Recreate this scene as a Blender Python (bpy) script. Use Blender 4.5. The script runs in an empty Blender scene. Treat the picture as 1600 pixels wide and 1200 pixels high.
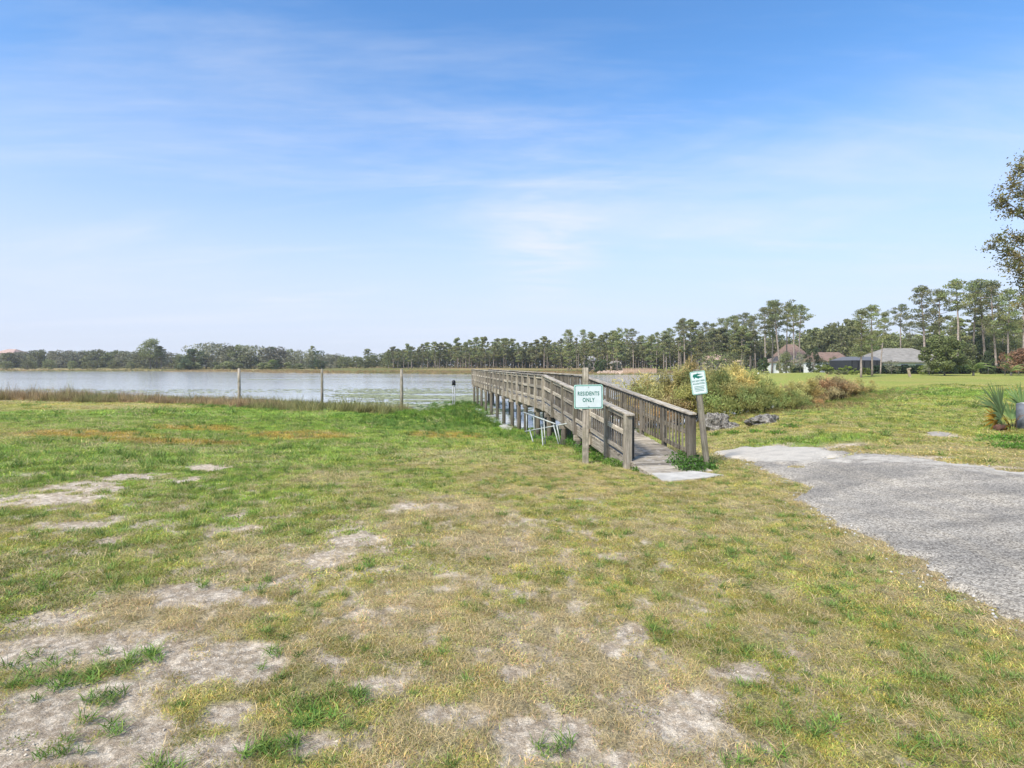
import bpy, math, random
import numpy as np
from mathutils import Vector, Matrix

R = math.radians
rng = np.random.default_rng(7)
rnd = random.Random(11)
SC = bpy.context.scene
COL = SC.collection

# ------------------------------------------------------------------ camera, sky, sun, exposure
CAM_H, F, HOR = 1.65, 889.0, 570.0
cam_data = bpy.data.cameras.new("camera")
cam_data.sensor_width = 36.0
cam_data.lens = 20.0
cam_data.shift_y = -(600.0 - HOR) / 1600.0
cam_data.clip_start = 0.05
cam_data.clip_end = 8000.0
cam = bpy.data.objects.new("camera", cam_data)
cam.location = (0, 0, CAM_H)
cam.rotation_euler = (R(90), 0, 0)
COL.objects.link(cam)
SC.camera = cam

SUN_EL, SUN_AZ = 46.0, 222.0          # azimuth clockwise from +Y
sd = Vector((math.sin(R(SUN_AZ)) * math.cos(R(SUN_EL)), math.cos(R(SUN_AZ)) * math.cos(R(SUN_EL)), math.sin(R(SUN_EL))))
sun_data = bpy.data.lights.new("sun", 'SUN')
sun_data.energy = 4.6
sun_data.angle = R(13.0)
sun_data.color = (1.0, 0.925, 0.815)
sun = bpy.data.objects.new("sun", sun_data)
sun.rotation_euler = sd.to_track_quat('Z', 'Y').to_euler()
sun.location = (0, 0, 60)
COL.objects.link(sun)

world = bpy.data.worlds.new("World")
SC.world = world
world.use_nodes = True
WN = world.node_tree
WN.nodes.clear()
def wn(t, **kw):
    n = WN.nodes.new(t)
    for k, v in kw.items():
        setattr(n, k, v)
    return n
wout = wn('ShaderNodeOutputWorld')
wbg = wn('ShaderNodeBackground')
wbg.inputs['Strength'].default_value = 0.15
sky = wn('ShaderNodeTexSky', sky_type='NISHITA')
sky.sun_disc = False
sky.sun_elevation = R(SUN_EL)
sky.sun_rotation = R(SUN_AZ)
sky.air_density = 1.0
sky.dust_density = 0.6
sky.ozone_density = 1.6
geo = wn('ShaderNodeTexCoord')
sep = wn('ShaderNodeSeparateXYZ')
WN.links.new(geo.outputs['Generated'], sep.inputs[0])
def wmath(op, a, b=None, clamp=False):
    n = wn('ShaderNodeMath', operation=op, use_clamp=clamp)
    for i, v in enumerate((a, b)):
        if v is None: continue
        if isinstance(v, (int, float)): n.inputs[i].default_value = v
        else: WN.links.new(v, n.inputs[i])
    return n.outputs[0]
zc = wmath('MAXIMUM', sep.outputs[2], 0.0)
zd = wmath('ADD', zc, 0.10)
cu = wmath('DIVIDE', sep.outputs[0], zd)
cv = wmath('DIVIDE', sep.outputs[1], zd)
comb = wn('ShaderNodeCombineXYZ')
WN.links.new(cu, comb.inputs[0]); WN.links.new(cv, comb.inputs[1])
def cloud(rot, scl, nscale, detail, rough, lo, hi, off):
    mp = wn('ShaderNodeMapping')
    mp.inputs['Rotation'].default_value = (0, 0, R(rot))
    mp.inputs['Scale'].default_value = (scl[0], scl[1], 1)
    mp.inputs['Location'].default_value = off
    WN.links.new(comb.outputs[0], mp.inputs[0])
    nz = wn('ShaderNodeTexNoise')
    nz.inputs['Scale'].default_value = nscale
    nz.inputs['Detail'].default_value = detail
    nz.inputs['Roughness'].default_value = rough
    nz.inputs['Distortion'].default_value = 0.6
    WN.links.new(mp.outputs[0], nz.inputs['Vector'])
    mr = wn('ShaderNodeMapRange', interpolation_type='SMOOTHSTEP')
    mr.inputs['From Min'].default_value = lo
    mr.inputs['From Max'].default_value = hi
    WN.links.new(nz.outputs['Fac'], mr.inputs['Value'])
    return mr.outputs[0]
c1 = cloud(38, (0.40, 1.0), 0.8, 8, 0.60, 0.45, 0.85, (3.1, 1.7, 0))
c2 = cloud(24, (0.35, 1.5), 1.2, 9, 0.64, 0.48, 0.86, (0.4, 5.2, 0))
csum = wmath('ADD', wmath('MULTIPLY', c1, 0.72), wmath('MULTIPLY', c2, 0.40), True)
# one soft brighter veil ahead of the viewer, low over the lake
dist = wn('ShaderNodeVectorMath', operation='DISTANCE')
WN.links.new(geo.outputs['Generated'], dist.inputs[0])
dist.inputs[1].default_value = Vector((0.055, 0.97, 0.215)).normalized()
veil = wn('ShaderNodeMapRange', interpolation_type='SMOOTHSTEP')
veil.inputs['From Min'].default_value = 0.16
veil.inputs['From Max'].default_value = 0.0
veil.inputs['To Max'].default_value = 1.0
WN.links.new(dist.outputs['Value'], veil.inputs['Value'])
c3 = cloud(-25, (0.5, 0.9), 2.2, 8, 0.6, 0.30, 0.75, (7.7, 2.2, 0))
csum = wmath('ADD', csum, wmath('MULTIPLY', wmath('MULTIPLY', veil.outputs[0], c3), 0.9), True)
# pale haze that thickens to the horizon
hz = wn('ShaderNodeMapRange', interpolation_type='SMOOTHERSTEP')
hz.inputs['From Min'].default_value = 0.50
hz.inputs['From Max'].default_value = -0.02
hz.inputs['To Max'].default_value = 0.90
WN.links.new(sep.outputs[2], hz.inputs['Value'])
tint = wn('ShaderNodeMix', data_type='RGBA', blend_type='MULTIPLY')
tint.inputs[0].default_value = 1.0
tint.inputs[7].default_value = (0.64, 1.0, 1.28, 1)
WN.links.new(sky.outputs[0], tint.inputs[6])
m1 = wn('ShaderNodeMix', data_type='RGBA')
m1.inputs[7].default_value = (3.80, 3.98, 4.80, 1)
WN.links.new(hz.outputs[0], m1.inputs[0]); WN.links.new(tint.outputs[2], m1.inputs[6])
m2 = wn('ShaderNodeMix', data_type='RGBA')
m2.inputs[7].default_value = (4.3, 4.55, 5.2, 1)
WN.links.new(csum, m2.inputs[0]); WN.links.new(m1.outputs[2], m2.inputs[6])
WN.links.new(m2.outputs[2], wbg.inputs['Color'])
WN.links.new(wbg.outputs[0], wout.inputs['Surface'])

SC.view_settings.view_transform = 'Standard'
SC.view_settings.look = 'None'
SC.view_settings.exposure = 0.42
SC.view_settings.gamma = 1.0
SC.view_settings.use_curve_mapping = False
SC.render.engine = 'CYCLES'
SC.cycles.max_bounces = 4
SC.cycles.diffuse_bounces = 2
SC.cycles.transparent_max_bounces = 8
SC.cycles.volume_bounces = 0
SC.cycles.caustics_reflective = False
SC.cycles.caustics_refractive = False

# ------------------------------------------------------------------ helpers
def set_props(o, label=None, cat=None, group=None, kind=None):
    if label: o['label'] = label
    if cat: o['category'] = cat
    if group: o['group'] = group
    if kind: o['kind'] = kind
    return o

def link(name, data, parent=None, mat=None, loc=None, rot=None):
    o = bpy.data.objects.new(name, data)
    COL.objects.link(o)
    if parent: o.parent = parent
    if mat and data is not None and not data.materials: data.materials.append(mat)
    if loc is not None: o.location = loc
    if rot is not None: o.rotation_euler = rot
    return o

def empty(name, loc=(0, 0, 0), rot=(0, 0, 0), **kw):
    o = bpy.data.objects.new(name, None)
    COL.objects.link(o)
    o.location = loc; o.rotation_euler = rot
    o.empty_display_size = 0.2
    return set_props(o, **kw)

def mesh_np(name, V, Fc, mat=None, smooth=False, attrs=None, mats=None, mat_idx=None):
    """V (n,3); Fc: (m,k) array or list of such arrays."""
    if not isinstance(Fc, (list, tuple)): Fc = [Fc]
    Fc = [np.asarray(f, dtype=np.int32) for f in Fc if len(f)]
    me = bpy.data.meshes.new(name)
    V = np.asarray(V, dtype=np.float32)
    me.vertices.add(len(V))
    me.vertices.foreach_set('co', V.ravel())
    loops = np.concatenate([f.ravel() for f in Fc])
    tot = np.concatenate([np.full(len(f), f.shape[1], dtype=np.int32) for f in Fc])
    start = np.concatenate([[0], np.cumsum(tot)[:-1]]).astype(np.int32)
    me.loops.add(len(loops))
    me.loops.foreach_set('vertex_index', loops)
    me.polygons.add(len(tot))
    me.polygons.foreach_set('loop_start', start)
    me.polygons.foreach_set('loop_total', tot)
    if smooth: me.polygons.foreach_set('use_smooth', np.ones(len(tot), dtype=bool))
    if mat_idx is not None: me.polygons.foreach_set('material_index', np.asarray(mat_idx, dtype=np.int32))
    me.update(calc_edges=True)
    if attrs:
        for k, a in attrs.items():
            a = np.asarray(a, dtype=np.float32)
            if a.ndim == 2:
                if a.shape[1] == 3: a = np.concatenate([a, np.ones((len(a), 1), np.float32)], 1)
                at = me.attributes.new(k, 'FLOAT_COLOR', 'POINT'); at.data.foreach_set('color', a.ravel())
            else:
                at = me.attributes.new(k, 'FLOAT', 'POINT'); at.data.foreach_set('value', a)
    if mat: me.materials.append(mat)
    if mats:
        for m in mats: me.materials.append(m)
    return me

class MB:
    """collects boxes, tubes and polygons into one mesh"""
    def __init__(s): s.v = []; s.f = []; s.n = 0
    def add(s, vs, fs):
        s.v += [tuple(v) for v in vs]
        s.f += [tuple(i + s.n for i in f) for f in fs]
        s.n += len(vs); return s
    def box(s, c, d, M=None, bev=0.0):
        x, y, z = d[0] / 2, d[1] / 2, d[2] / 2
        vs = [Vector((c[0] + i * x, c[1] + j * y, c[2] + k * z)) for i in (-1, 1) for j in (-1, 1) for k in (-1, 1)]
        if M is not None: vs = [M @ v for v in vs]
        return s.add(vs, [(0, 1, 3, 2), (4, 6, 7, 5), (0, 4, 5, 1), (2, 3, 7, 6), (0, 2, 6, 4), (1, 5, 7, 3)])
    def tube(s, pts, rad, n=8, cap=True):
        pts = [Vector(p) for p in pts]
        if not hasattr(rad, '__len__'): rad = [rad] * len(pts)
        vs = []; fs = []
        for i, p in enumerate(pts):
            t = (pts[min(i + 1, len(pts) - 1)] - pts[max(i - 1, 0)]).normalized()
            a = t.orthogonal().normalized() if abs(t.z) < 0.9 else t.cross(Vector((0, 1, 0))).normalized()
            if abs(t.z) < 0.9: a = t.cross(Vector((0, 0, 1))).normalized()
            b = t.cross(a)
            for k in range(n):
                an = 2 * math.pi * k / n
                vs.append(p + (a * math.cos(an) + b * math.sin(an)) * rad[i])
        for i in range(len(pts) - 1):
            for k in range(n):
                k2 = (k + 1) % n
                fs.append((i * n + k, i * n + k2, (i + 1) * n + k2, (i + 1) * n + k))
        if cap:
            fs.append(tuple(range(n))[::-1]); fs.append(tuple((len(pts) - 1) * n + k for k in range(n)))
        return s.add(vs, fs)
    def mesh(s, name, mat=None, smooth=False, bevel=0.0):
        me = bpy.data.meshes.new(name)
        me.from_pydata(s.v, [], s.f)
        if bevel > 0:
            import bmesh
            bm = bmesh.new(); bm.from_mesh(me)
            bmesh.ops.recalc_face_normals(bm, faces=bm.faces)
            bmesh.ops.bevel(bm, geom=list(bm.edges), offset=bevel, segments=1, affect='EDGES', profile=0.5)
            bm.to_mesh(me); bm.free()
        else:
            import bmesh
            bm = bmesh.new(); bm.from_mesh(me)
            bmesh.ops.recalc_face_normals(bm, faces=bm.faces)
            bm.to_mesh(me); bm.free()
        if smooth:
            me.polygons.foreach_set('use_smooth', np.ones(len(me.polygons), dtype=bool))
        if mat: me.materials.append(mat)
        return me
    def obj(s, name, mat=None, parent=None, smooth=False, bevel=0.0, loc=None, rot=None):
        return link(name, s.mesh(name, mat, smooth, bevel), parent, None, loc, rot)

def vnoise(x, y, seed=0):
    x = np.asarray(x, dtype=np.float64); y = np.asarray(y, dtype=np.float64)
    xi = np.floor(x).astype(np.int64); yi = np.floor(y).astype(np.int64)
    fx = x - xi; fy = y - yi
    fx = fx * fx * (3 - 2 * fx); fy = fy * fy * (3 - 2 * fy)
    def h(a, b):
        n = (a * 374761393 + b * 668265263 + seed * 1274126177) & 0xFFFFFFFF
        n = ((n ^ (n >> 13)) * 1274126177) & 0xFFFFFFFF
        n = (n ^ (n >> 16)) & 0xFFFFFFFF
        return n / 4294967295.0
    a = h(xi, yi); b = h(xi + 1, yi); c = h(xi, yi + 1); d = h(xi + 1, yi + 1)
    return (a * (1 - fx) + b * fx) * (1 - fy) + (c * (1 - fx) + d * fx) * fy
def fbm(x, y, scale, seed=0, oct=4, gain=0.5):
    v = 0; a = 1; t = 0
    x = np.asarray(x) * scale; y = np.asarray(y) * scale
    for i in range(oct):
        v = v + a * vnoise(x + 17.3 * i, y - 9.1 * i, seed + i * 13); t += a
        a *= gain; x = x * 2.03; y = y * 2.03
    return v / t
def sst(a, b, x):
    t = np.clip((np.asarray(x) - a) / (b - a), 0, 1)
    return t * t * (3 - 2 * t)

# ------------------------------------------------------------------ lie of the land
ZW = -1.40
LAKE = np.array([(-700, 40), (-60, 47), (-30, 46), (-16, 42), (-9, 37.5), (-6.3, 36.5), (-5.0, 39), (-3.9, 45), (-2.9, 45), (-1.8, 34),
                 (-0.6, 29.5), (0.6, 27.2), (2.6, 26), (4.5, 24.6), (8, 27.5), (14, 34), (20, 41), (27, 50), (33, 80), (41, 130),
                 (49, 170), (45, 184), (20, 183), (5, 188), (-30, 195), (-70, 206), (-100, 240), (-160, 268), (-260, 272), (-700, 300)], dtype=float)
def seg_dist(x, y, poly, closed=True):
    d = np.full(x.shape, 1e9)
    n = len(poly)
    for i in range(n if closed else n - 1):
        ax, ay = poly[i]; bx, by = poly[(i + 1) % n]
        dx, dy = bx - ax, by - ay
        t = np.clip(((x - ax) * dx + (y - ay) * dy) / (dx * dx + dy * dy), 0, 1)
        d = np.minimum(d, np.hypot(x - ax - t * dx, y - ay - t * dy))
    return d
def inside(x, y, poly):
    c = np.zeros(x.shape, dtype=bool)
    n = len(poly)
    for i in range(n):
        ax, ay = poly[i]; bx, by = poly[(i + 1) % n]
        if ay == by: continue
        cond = ((ay > y) != (by > y)) & (x < (bx - ax) * (y - ay) / (by - ay) + ax)
        c ^= cond
    return c
def lake_sd(x, y):
    d = seg_dist(x, y, LAKE)
    return np.where(inside(x, y, LAKE), -d, d)
def base_h(x, y, s=None):
    x = np.asarray(x, dtype=float); y = np.asarray(y, dtype=float)
    if s is None: s = lake_sd(x, y) + (fbm(x, y, 0.35, 5, 3) - 0.5) * 1.6
    wr = sst(2.5, 9.5, x) * (1 - sst(95, 150, y))
    far = sst(110, 170, y)
    W = 31 + (10 - 31) * wr
    W = W + (90 - W) * far
    t = np.clip(s / W, 0, 1)
    up = 1.4 * (1 - (1 - t) ** 2)
    dn = -np.clip(-s * 0.06, 0, 1.2)
    h = ZW + np.where(s > 0, up, dn)
    h = h + (fbm(x, y, 0.09, 3, 3) - 0.5) * 0.16 * sst(0.5, 8, s)
    h = h + (fbm(x, y, 0.8, 8, 3) - 0.5) * 0.045 * sst(0, 3, s)
    return h
def H(x, y):
    return float(base_h(np.array([x]), np.array([y]))[0])
def PX(px, D, z=None):
    """photo column px at depth D -> (x, y, z)"""
    x = (px - 800.0) / F * D
    return Vector((x, D, H(x, D) if z is None else z))
def GP(px, py):
    """photo pixel on the ground -> (x, y)"""
    z = -0.2
    for _ in range(25):
        D = (CAM_H - z) * F / (py - HOR); x = (px - 800.0) / F * D
        z = 0.5 * z + 0.5 * H(x, D)
    return x, D

# ground patterns: bare sand, straw, lush, rusty strips
def ell(lst):
    out = []
    for px, py, rx, ry in lst:
        x, D = GP(px, py)
        x2, D2 = GP(px, py - ry); x3, D3 = GP(px, py + ry)
        out.append((x, D, rx / F * D, abs(D2 - D3) / 2))
    return out
SAND = ell([(60, 780, 85, 13), (140, 760, 60, 9), (215, 745, 60, 7), (330, 731, 34, 6), (110, 821, 60, 8), (285, 748, 34, 5), (170, 843, 24, 5),
            (390, 825, 30, 6), (560, 843, 55, 12), (515, 872, 36, 14), (603, 856, 22, 8), (330, 935, 55, 14), (400, 940, 40, 9), (285, 928, 60, 18),
            (445, 903, 20, 6), (310, 1030, 140, 34), (190, 1010, 160, 26), (50, 1018, 90, 28), (120, 1090, 150, 40), (30, 1165, 130, 46), (240, 1180, 120, 30), (390, 1050, 60, 20), (90, 965, 50, 12),
            (180, 1150, 120, 34), (350, 1115, 44, 22), (330, 1170, 80, 26), (510, 1030, 36, 11), (985, 988, 36, 22), (960, 1015, 24, 12),
            (1100, 1095, 42, 20), (1060, 1130, 70, 40), (970, 1188, 36, 20), (860, 1150, 80, 34), (1165, 1050, 44, 14), (1238, 1020, 22, 9), (1190, 701, 60, 3), (1300, 699, 70, 2.5), (1430, 714, 60, 2.6), (1560, 730, 50, 3),
            (700, 1120, 60, 22), (590, 1070, 50, 16), (480, 1160, 60, 20), (800, 1050, 30, 12), (640, 790, 30, 5), (1470, 680, 24, 3)])
DRY = ell([(690, 790, 120, 26), (760, 850, 110, 30), (850, 1000, 140, 70), (980, 1060, 160, 80), (430, 880, 120, 40), (900, 1120, 220, 80), (230, 960, 200, 60),
           (620, 950, 120, 50), (1500, 700, 160, 8), (1300, 695, 90, 6), (1040, 1160, 160, 60), (520, 745, 90, 14), (250, 700, 220, 8),
           (700, 710, 120, 10), (1180, 790, 90, 14)])
LUSH = ell([(560, 650, 300, 22), (120, 648, 160, 14), (720, 665, 90, 26), (330, 648, 180, 14), (1440, 612, 120, 12), (1250, 690, 120, 12), (940, 712, 60, 12), (840, 690, 40, 12)])
RUST = ell([(130, 678, 130, 7), (300, 668, 90, 6), (470, 680, 100, 9), (700, 680, 70, 7), (280, 690, 160, 5)])
def field(x, y, L, seed, warp=0.55, nsc=1.3, anis=1.0):
    v = np.full(np.shape(x), -9.0)
    for cx, cy, rx, ry in L:
        v = np.maximum(v, 1 - np.hypot((x - cx) / rx, (y - cy) / ry))
    v = v + (fbm(x * anis, y, nsc, seed, 6, 0.70) - 0.5) * 2 * warp
    return v

DRV = [GP(*p) for p in [(1112, 708), (1165, 722), (1215, 742), (1252, 763), (1268, 792), (1316, 812), (1365, 842), (1440, 868), (1500, 902),
                        (1560, 930), (1610, 952), (1760, 1010), (2100, 1100), (2600, 900), (2200, 772), (1760, 752), (1600, 741), (1500, 727),
                        (1420, 716), (1330, 712), (1285, 706), (1225, 700), (1165, 700)]]
DRV = np.array(DRV)
DISL = ell([(1250, 731, 26, 9), (1330, 712, 60, 2.5)])
def drive_sd(x, y):
    d = seg_dist(x, y, DRV)
    d = np.where(inside(x, y, DRV), d, -d)
    for (cx, cy, rx, ry) in DISL:
        d = np.minimum(d, (np.hypot((x - cx) / rx, (y - cy) / ry) - 1) * min(rx, ry))
    return d + (fbm(x, y, 1.1, 41, 5, 0.6) - 0.5) * 1.05

def masks(x, y):
    s = lake_sd(x, y)
    r = np.hypot(x, y)
    near = 1 - sst(14, 26, y)
    sand = sst(-0.22, 0.22, field(x, y, SAND, 61, 0.74, 2.6, 1.5)) * near
    scat = sst(0.52, 0.60, fbm(x * 1.6, y, 3.6, 77, 6, 0.68)) * (1 - sst(7, 12, y)) * (1 - sst(1.0, 2.8, x)) * 0.75
    sand = np.maximum(sand, scat)
    dry = sst(-0.1, 0.55, field(x, y, DRY, 91, 0.5, 0.8)) * (1 - sst(25, 40, y))
    rt = sst(0.5, 3.0, x)
    dry = dry * (1 - .45 * rt) * (1 - .6 * sst(4, 7, x) * sst(11, 15, y))
    dry = np.maximum(dry, sst(0.50, 0.60, fbm(x, y, 2.2, 23, 6, 0.7)) * (0.58 - .2 * rt) * (1 - sst(12, 30, y)))
    dry = np.maximum(dry, (0.5 - .38 * sst(4, 9, x)) * sst(0.46, 0.68, fbm(x, y * 0.5, 0.22, 29, 4)) * sst(9, 15, y))
    lush = np.maximum(sst(-0.2, 0.3, field(x, y, LUSH, 33, 0.35, 0.5)), .45 * sst(4, 7, x) * sst(11, 15, y) * sst(.35, .6, fbm(x, y, .3, 47, 4)))
    lush = np.maximum(lush, sst(10.0, 7.0, s + (fbm(x, y, .3, 4, 3) - .5) * 5) * (1 - sst(4, 8, x)) * (1 - sst(60, 90, y)))
    rust = sst(-0.1, 0.5, field(x, y, RUST, 35, 0.5, 0.7))
    d = drive_sd(x, y)
    edge = np.exp(-np.clip(-d, 0, 9) / 0.28) * (d < 0.1)
    dry = np.maximum(dry, edge * 0.95)
    return dict(s=s, sand=sand, dry=dry, lush=lush, rust=rust, drive=d, r=r)

C_SAND = np.array((0.80, 0.695, 0.55)); C_SOIL = np.array((0.38, 0.305, 0.22))
C_GREEN = np.array((0.300, 0.308, 0.078)); C_LUSH = np.array((0.205, 0.320, 0.055))
C_DRY = np.array((0.53, 0.445, 0.255)); C_RUST = np.array((0.46, 0.28, 0.075)); C_OLIVE = np.array((0.335, 0.330, 0.095))
def lerp3(a, b, t): return a + (b - a) * t[:, None]
def grass_colour(x, y, m):
    n = fbm(x, y, 0.55, 51, 4)
    c = lerp3(np.tile(C_GREEN, (len(x), 1)), C_OLIVE, sst(0.35, 0.65, n))
    c = lerp3(c, C_OLIVE * 1.12, sst(10, 22, y) * (1 - sst(60, 110, x)) * 0.5)
    c = lerp3(c, C_LUSH, m['lush'] * 0.9)
    c = lerp3(c, C_DRY * 0.9, m['dry'] * 0.50 * (1 - 0.6 * m['lush']))
    c = lerp3(c, C_RUST, m['rust'] * 0.6)
    return c

# ------------------------------------------------------------------ materials
def new_mat(name):
    m = bpy.data.materials.new(name); m.use_nodes = True
    nt = m.node_tree
    b = nt.nodes['Principled BSDF']
    b.inputs['Roughness'].default_value = 0.85
    b.inputs['Specular IOR Level'].default_value = 0.25
    return m, nt, b
def nd(nt, t, **kw):
    n = nt.nodes.new(t)
    for k, v in kw.items(): setattr(n, k, v)
    return n
def inp(nt, n, i, v):
    if v is None: return
    if isinstance(v, bpy.types.NodeSocket): nt.links.new(v, n.inputs[i])
    elif isinstance(v, (tuple, list)) and len(v) == 3 and n.inputs[i].type == 'RGBA': n.inputs[i].default_value = (*v, 1)
    else: n.inputs[i].default_value = v
def noise(nt, scale, detail=4, rough=0.55, vec=None, dist=0.0):
    n = nd(nt, 'ShaderNodeTexNoise')
    n.inputs['Scale'].default_value = scale; n.inputs['Detail'].default_value = detail
    n.inputs['Roughness'].default_value = rough; n.inputs['Distortion'].default_value = dist
    if vec is not None: nt.links.new(vec, n.inputs['Vector'])
    return n.outputs['Fac']
def mixc(nt, f, a, b, mode='MIX'):
    n = nd(nt, 'ShaderNodeMix', data_type='RGBA', blend_type=mode)
    inp(nt, n, 0, f); inp(nt, n, 6, a); inp(nt, n, 7, b)
    return n.outputs[2]
def rng_(nt, v, a, b, c=0.0, d=1.0):
    n = nd(nt, 'ShaderNodeMapRange', interpolation_type='SMOOTHSTEP')
    nt.links.new(v, n.inputs['Value'])
    n.inputs['From Min'].default_value = a; n.inputs['From Max'].default_value = b
    n.inputs['To Min'].default_value = c; n.inputs['To Max'].default_value = d
    return n.outputs[0]
def mth(nt, op, a, b=0.0):
    n = nd(nt, 'ShaderNodeMath', operation=op)
    inp(nt, n, 0, a); inp(nt, n, 1, b)
    return n.outputs[0]
def bump(nt, b, h, strength, distance):
    n = nd(nt, 'ShaderNodeBump')
    n.inputs['Strength'].default_value = strength; n.inputs['Distance'].default_value = distance
    nt.links.new(h, n.inputs['Height']); nt.links.new(n.outputs[0], b.inputs['Normal'])
    return n
def posn(nt): return nd(nt, 'ShaderNodeNewGeometry').outputs['Position']
def mapping(nt, vec, scale=(1, 1, 1), rot=(0, 0, 0)):
    n = nd(nt, 'ShaderNodeMapping'); nt.links.new(vec, n.inputs[0])
    n.inputs['Scale'].default_value = scale; n.inputs['Rotation'].default_value = rot
    return n.outputs[0]
def attr(nt, name, typ='GEOMETRY', out='Color'):
    return nd(nt, 'ShaderNodeAttribute', attribute_name=name, attribute_type=typ).outputs[out]

def simple_mat(name, col, rough=0.8, var=0.25, scale=6.0, bumpd=0.0, metal=0.0, bscale=40.0, objrand=0.0):
    m, nt, b = new_mat(name)
    p = posn(nt)
    n1 = noise(nt, scale, 5, 0.6, p)
    dark = tuple(c * (1 - var) for c in col); light = tuple(min(1, c * (1 + var)) for c in col)
    c = mixc(nt, rng_(nt, n1, 0.3, 0.7), dark, light)
    if objrand > 0:
        oi = nd(nt, 'ShaderNodeObjectInfo').outputs['Random']
        c = mixc(nt, 1.0, c, mixc(nt, oi, (1 - objrand,) * 3, (1 + objrand,) * 3), 'MULTIPLY')
    nt.links.new(c, b.inputs['Base Color'])
    b.inputs['Roughness'].default_value = rough; b.inputs['Metallic'].default_value = metal
    if bumpd > 0: bump(nt, b, noise(nt, bscale, 4, 0.6, p), 0.6, bumpd)
    return m

# ground
MG, nt, b = new_mat("ground_mat")
p = posn(nt)
gc = attr(nt, 'gcol'); sandf = attr(nt, 'sandf', out='Fac')
n_f = noise(nt, 55, 6, 0.7, p); n_m = noise(nt, 9, 5, 0.65, p); n_l = noise(nt, 1.6, 5, 0.6, p)
grass_v = mixc(nt, rng_(nt, n_f, 0.32, 0.68), (0.42, 0.42, 0.42), (1.5, 1.45, 1.35))
grass_w = mixc(nt, rng_(nt, n_m, 0.3, 0.7), (0.72, 0.76, 0.72), (1.25, 1.2, 1.15))
gv = mixc(nt, 1.0, mixc(nt, 1.0, gc, grass_v, 'MULTIPLY'), grass_w, 'MULTIPLY')
sv = mixc(nt, rng_(nt, noise(nt, 130, 5, 0.75, p), 0.35, 0.7), (0.66, 0.63, 0.59), (1.22, 1.22, 1.22))
sv2 = mixc(nt, rng_(nt, noise(nt, 14, 6, 0.7, p), 0.42, 0.62), (0.66, 0.62, 0.58), (1.10, 1.10, 1.10))
sc_ = mixc(nt, 1.0, mixc(nt, 1.0, gc, sv, 'MULTIPLY'), sv2, 'MULTIPLY')
nt.links.new(mixc(nt, sandf, gv, sc_), b.inputs['Base Color'])
b.inputs['Roughness'].default_value = 0.95; b.inputs['Specular IOR Level'].default_value = 0.1
hsum = mth(nt, 'ADD', mth(nt, 'MULTIPLY', noise(nt, 26, 8, 0.75, p), 1.0), mth(nt, 'MULTIPLY', noise(nt, 6, 4, 0.6, p), 1.2))
bump(nt, b, hsum, 0.9, 0.038)

# driveway
MD, nt, b = new_mat("driveway_mat")
p = posn(nt)
shell = attr(nt, 'shell', out='Fac')
vor = nd(nt, 'ShaderNodeTexVoronoi'); vor.inputs['Scale'].default_value = 66; nt.links.new(p, vor.inputs['Vector'])
vs_ = nd(nt, 'ShaderNodeSeparateColor'); nt.links.new(vor.outputs['Color'], vs_.inputs[0])
st = mixc(nt, vs_.outputs[0], (0.18, 0.160, 0.132), (0.57, 0.52, 0.445))
st = mixc(nt, rng_(nt, noise(nt, 200, 3, 0.6, p), 0.42, 0.6), mixc(nt, 1.0, st, (0.6, 0.6, 0.6), 'MULTIPLY'), st)
rut = rng_(nt, noise(nt, 0.9, 6, 0.7, mapping(nt, p, (2.2, .45, 1), (0, 0, R(38))), .6), 0.45, 0.62)
st = mixc(nt, mth(nt, 'MULTIPLY', rut, .45), st, mixc(nt, 1.0, st, (1.35, 1.3, 1.2), 'MULTIPLY'))
big = mixc(nt, rng_(nt, noise(nt, 1.2, 5, 0.6, mapping(nt, p, (0.5, 1.3, 1))), 0.3, 0.7), (0.72, 0.72, 0.72), (1.25, 1.23, 1.19))
st = mixc(nt, 1.0, st, big, 'MULTIPLY')
sh = mixc(nt, rng_(nt, noise(nt, 90, 5, 0.75, p), 0.3, 0.7), (0.32, 0.285, 0.235), (0.70, 0.64, 0.54))
sh = mixc(nt, rng_(nt, noise(nt, 3.5, 6, 0.7, p), 0.45, 0.65), sh, mixc(nt, 0.45, sh, (0.32, 0.29, 0.25)))
nt.links.new(mixc(nt, rng_(nt, mth(nt, 'ADD', shell, mth(nt, 'MULTIPLY', noise(nt, 3.2, 8, 0.75, p), 1.3)), 0.98, 1.28), st, sh), b.inputs['Base Color'])
bump(nt, b, mth(nt, 'SUBTRACT', noise(nt, 60, 5, 0.7, p), vor.outputs['Distance']), 0.8, 0.009)
b.inputs['Roughness'].default_value = 0.92

# water
MWt, nt, b = new_mat("water_mat")
p = posn(nt)
b.inputs['Base Color'].default_value = (0.66, 0.66, 0.63, 1)
b.inputs['Roughness'].default_value = 0.07; b.inputs['IOR'].default_value = 1.6; b.inputs['Specular IOR Level'].default_value = 0.5
w1 = noise(nt, 2.6, 4, 0.6, mapping(nt, p, (0.45, 1.4, 1)), 0.4)
w2 = noise(nt, 0.5, 3, 0.5, mapping(nt, p, (0.5, 1.3, 1)))
hw = mth(nt, 'ADD', w1, mth(nt, 'MULTIPLY', w2, 1.2))
wb = bump(nt, b, hw, 1.0, 0.03)
calm = rng_(nt, noise(nt, 0.035, 3, 0.5, mapping(nt, p, (0.35, 1.6, 1))), 0.35, 0.55, 0.45, 1.0)
nt.links.new(calm, wb.inputs['Strength'])

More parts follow.
